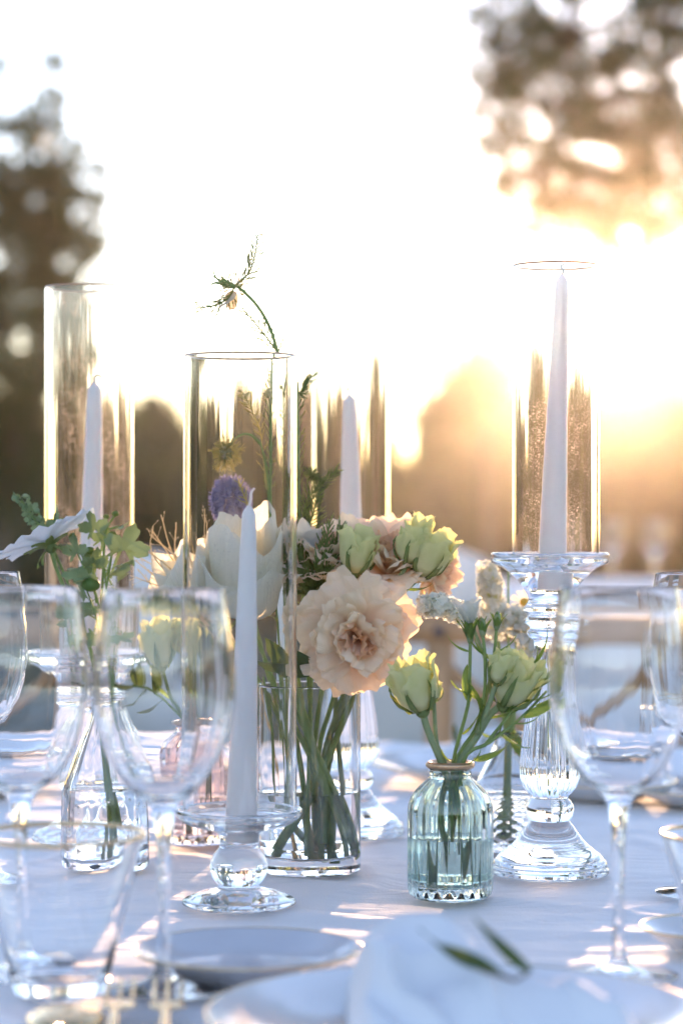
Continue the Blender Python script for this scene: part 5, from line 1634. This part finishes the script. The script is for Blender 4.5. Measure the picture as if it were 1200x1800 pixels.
def g2(x, y, cx, cy_, sx, sy, a=0.0):
    c, s = math.cos(a), math.sin(a)
    dx, dy = x - cx, y - cy_
    u, w = (dx * c + dy * s) / sx, (-dx * s + dy * c) / sy
    return math.exp(-(u * u + w * w))
def g3(x, y, cx, cy_, sx, sy, a=0.0):
    c, s = math.cos(a), math.sin(a)
    dx, dy = x - cx, y - cy_
    return math.exp(-(abs((dx * c + dy * s) / sx) ** 2.4 + abs((-dx * s + dy * c) / sy) ** 2.6))
def hump(x, y):
    h = 0.006
    h += 0.037 * g3(x, y, P(700, 0, 1.335).x, 1.315, 0.050, 0.085, 0.25)
    h += 0.012 * g2(x, y, P(735, 0, 1.33).x, 1.32, 0.016, 0.05, 0.5)
    h += 0.016 * g2(x, y, P(650, 0, 1.28).x, 1.27, 0.020, 0.05, -0.2)
    h += 0.020 * g2(x, y, P(985, 0, 1.27).x, 1.262, 0.060, 0.024, -0.45)
    h += 0.012 * g2(x, y, P(850, 0, 1.25).x, 1.235, 0.05, 0.02, 0.3)
    h += 0.0042 * math.sin((x * 1.3 + y * 0.6) * 120 + 2.5 * math.sin(x * 40 + y * 30)) * g2(x, y, 0.03, 1.28, 0.1, 0.1)
    h += 0.004 * noise.noise((x * 25, y * 25, 1)) + 0.0018 * noise.noise((x * 60, y * 60, 4))
    c1 = noise.noise((x * 16 + y * 9, y * 14 - x * 6, 7.7)); h += 0.004 * math.exp(-(c1 / 0.07) ** 2) - 0.002
    return h
heap('napkin', 'white cloth napkin bunched on the foreground dinner plate', hump, P(612, 0, 1.30).x, P(1120, 0, 1.26).x, 1.185, 1.40, TZ + 0.012)
fx = on_table(872, 1372)
heap('napkin', 'folded white napkin on the far dinner plate', lambda x, y: 0.008 + 0.034 * g2(x, y, fx.x - 0.005, fx.y + 0.05, 0.05, 0.035, 0.2) + 0.002 * noise.noise((x * 50, y * 50, 2)), fx.x - 0.07, fx.x + 0.09, fx.y - 0.07, fx.y + 0.11, TZ + 0.009, 40, 30)

def sprig(label, leaves, base, group='olive sprigs on the napkins'):
    t = thing('olive_sprig', label, 'sprig', base, group)
    m = MB()
    for k, (tip, root_, W) in enumerate(leaves):
        tip, root_ = Vector(tip), Vector(root_)
        L = (tip - root_).length
        put(t, base, blade(L, W, 0.2, 0.12, 0.1, k), M_DARKLEAF, root_, tip - root_, 0.5 + 0.6 * k)
        m.tube([Vector(base) - Vector(base), root_ - Vector(base)], [0.001, 0.0008], 5)
    m.build('stem', M_BARK, t)
sprig('sprig of dark narrow olive leaves on the foreground napkin', [(P(732, 1640, 1.245), P(842, 1704, 1.240), 0.0095), (P(823, 1612, 1.250), P(932, 1708, 1.240), 0.0085), (P(776, 1660, 1.245), P(880, 1712, 1.240), 0.007)], P(905, 1724, 1.240))
sprig('sprig of dark leaves on the far napkin, behind the bottle neck', [(P(795, 1275, fx.y), P(812, 1325, fx.y - .02), 0.012), (P(822, 1280, fx.y), P(838, 1325, fx.y - .02), 0.011), (P(855, 1285, fx.y), P(845, 1328, fx.y - .02), 0.011)], P(835, 1338, fx.y - .03))

def fork(label, px, D, rot=0.0):
    b0 = P(px, 1745, D); b0.z = TZ
    t = thing('fork', label, 'fork', b0, 'gold forks left of the dinner plate')
    t.rotation_euler.z = rot
    for dx in (-0.0078, 0.0, 0.0078):
        m = MB()
        m.tube(smooth_path([(dx, 0, 0.012), (dx, -0.02, 0.0075), (dx * 0.98, -0.042, 0.006)], 4), [0.0008, 0.0013, 0.0014], 6)
        m.build('tine', M_GOLD, t)
    m = MB()
    m.blob((0, -0.052, 0.0065), (0.0105, 0.014, 0.0014), 14, 8)
    m.tube(smooth_path([(0, -0.062, 0.007), (0, -0.10, 0.012), (0, -0.16, 0.007), (0, -0.20, 0.004)], 4), [0.0028, 0.0024, 0.0035, 0.005], 8)
    m.build('handle', M_GOLD, t)
fork('gold fork nearer the dinner plate, tines pointing away', 297, 1.425, R(3))
fork('gold fork nearer the tumbler, tines pointing away', 214, 1.425, R(3))
# spoon bowl in the lower left corner
b0 = P(125, 1770, 1.37); b0.z = TZ
t = thing('spoon', 'blurred gold spoon lying in the lower left corner before the tumbler', 'spoon', b0)
v, f = sphere_geo(20, 10)
m = MB(); m.add([Vector((p.x * 0.022, p.y * 0.033 - 0.025, 0.004 + 0.008 * max(p.z, -0.2))) for p in v], f); m.build('bowl', M_GOLD, t)
m = MB(); m.tube(smooth_path([(0, -0.055, 0.006), (0.0, -0.09, 0.010), (0.0, -0.16, 0.004)], 4), [0.003, 0.0025, 0.004], 8); m.build('handle', M_GOLD, t)

# ------------------------------------------------------------------ far second table's glasses
for i, (px, D, lab) in enumerate([(1010, 8.6, 'far blurred glass on the second table, left of the others'), (1075, 8.8, 'far blurred glass in the middle of the second table'), (1150, 8.7, 'far blurred glass on the second table nearest the right edge')]):
    o = mesh_obj('wine_glass', WINE, M_WINE); o.location = (P(px, 0, D).x, D, TZ)
    tag(o, lab, 'wine glass', 'glasses on the second table')
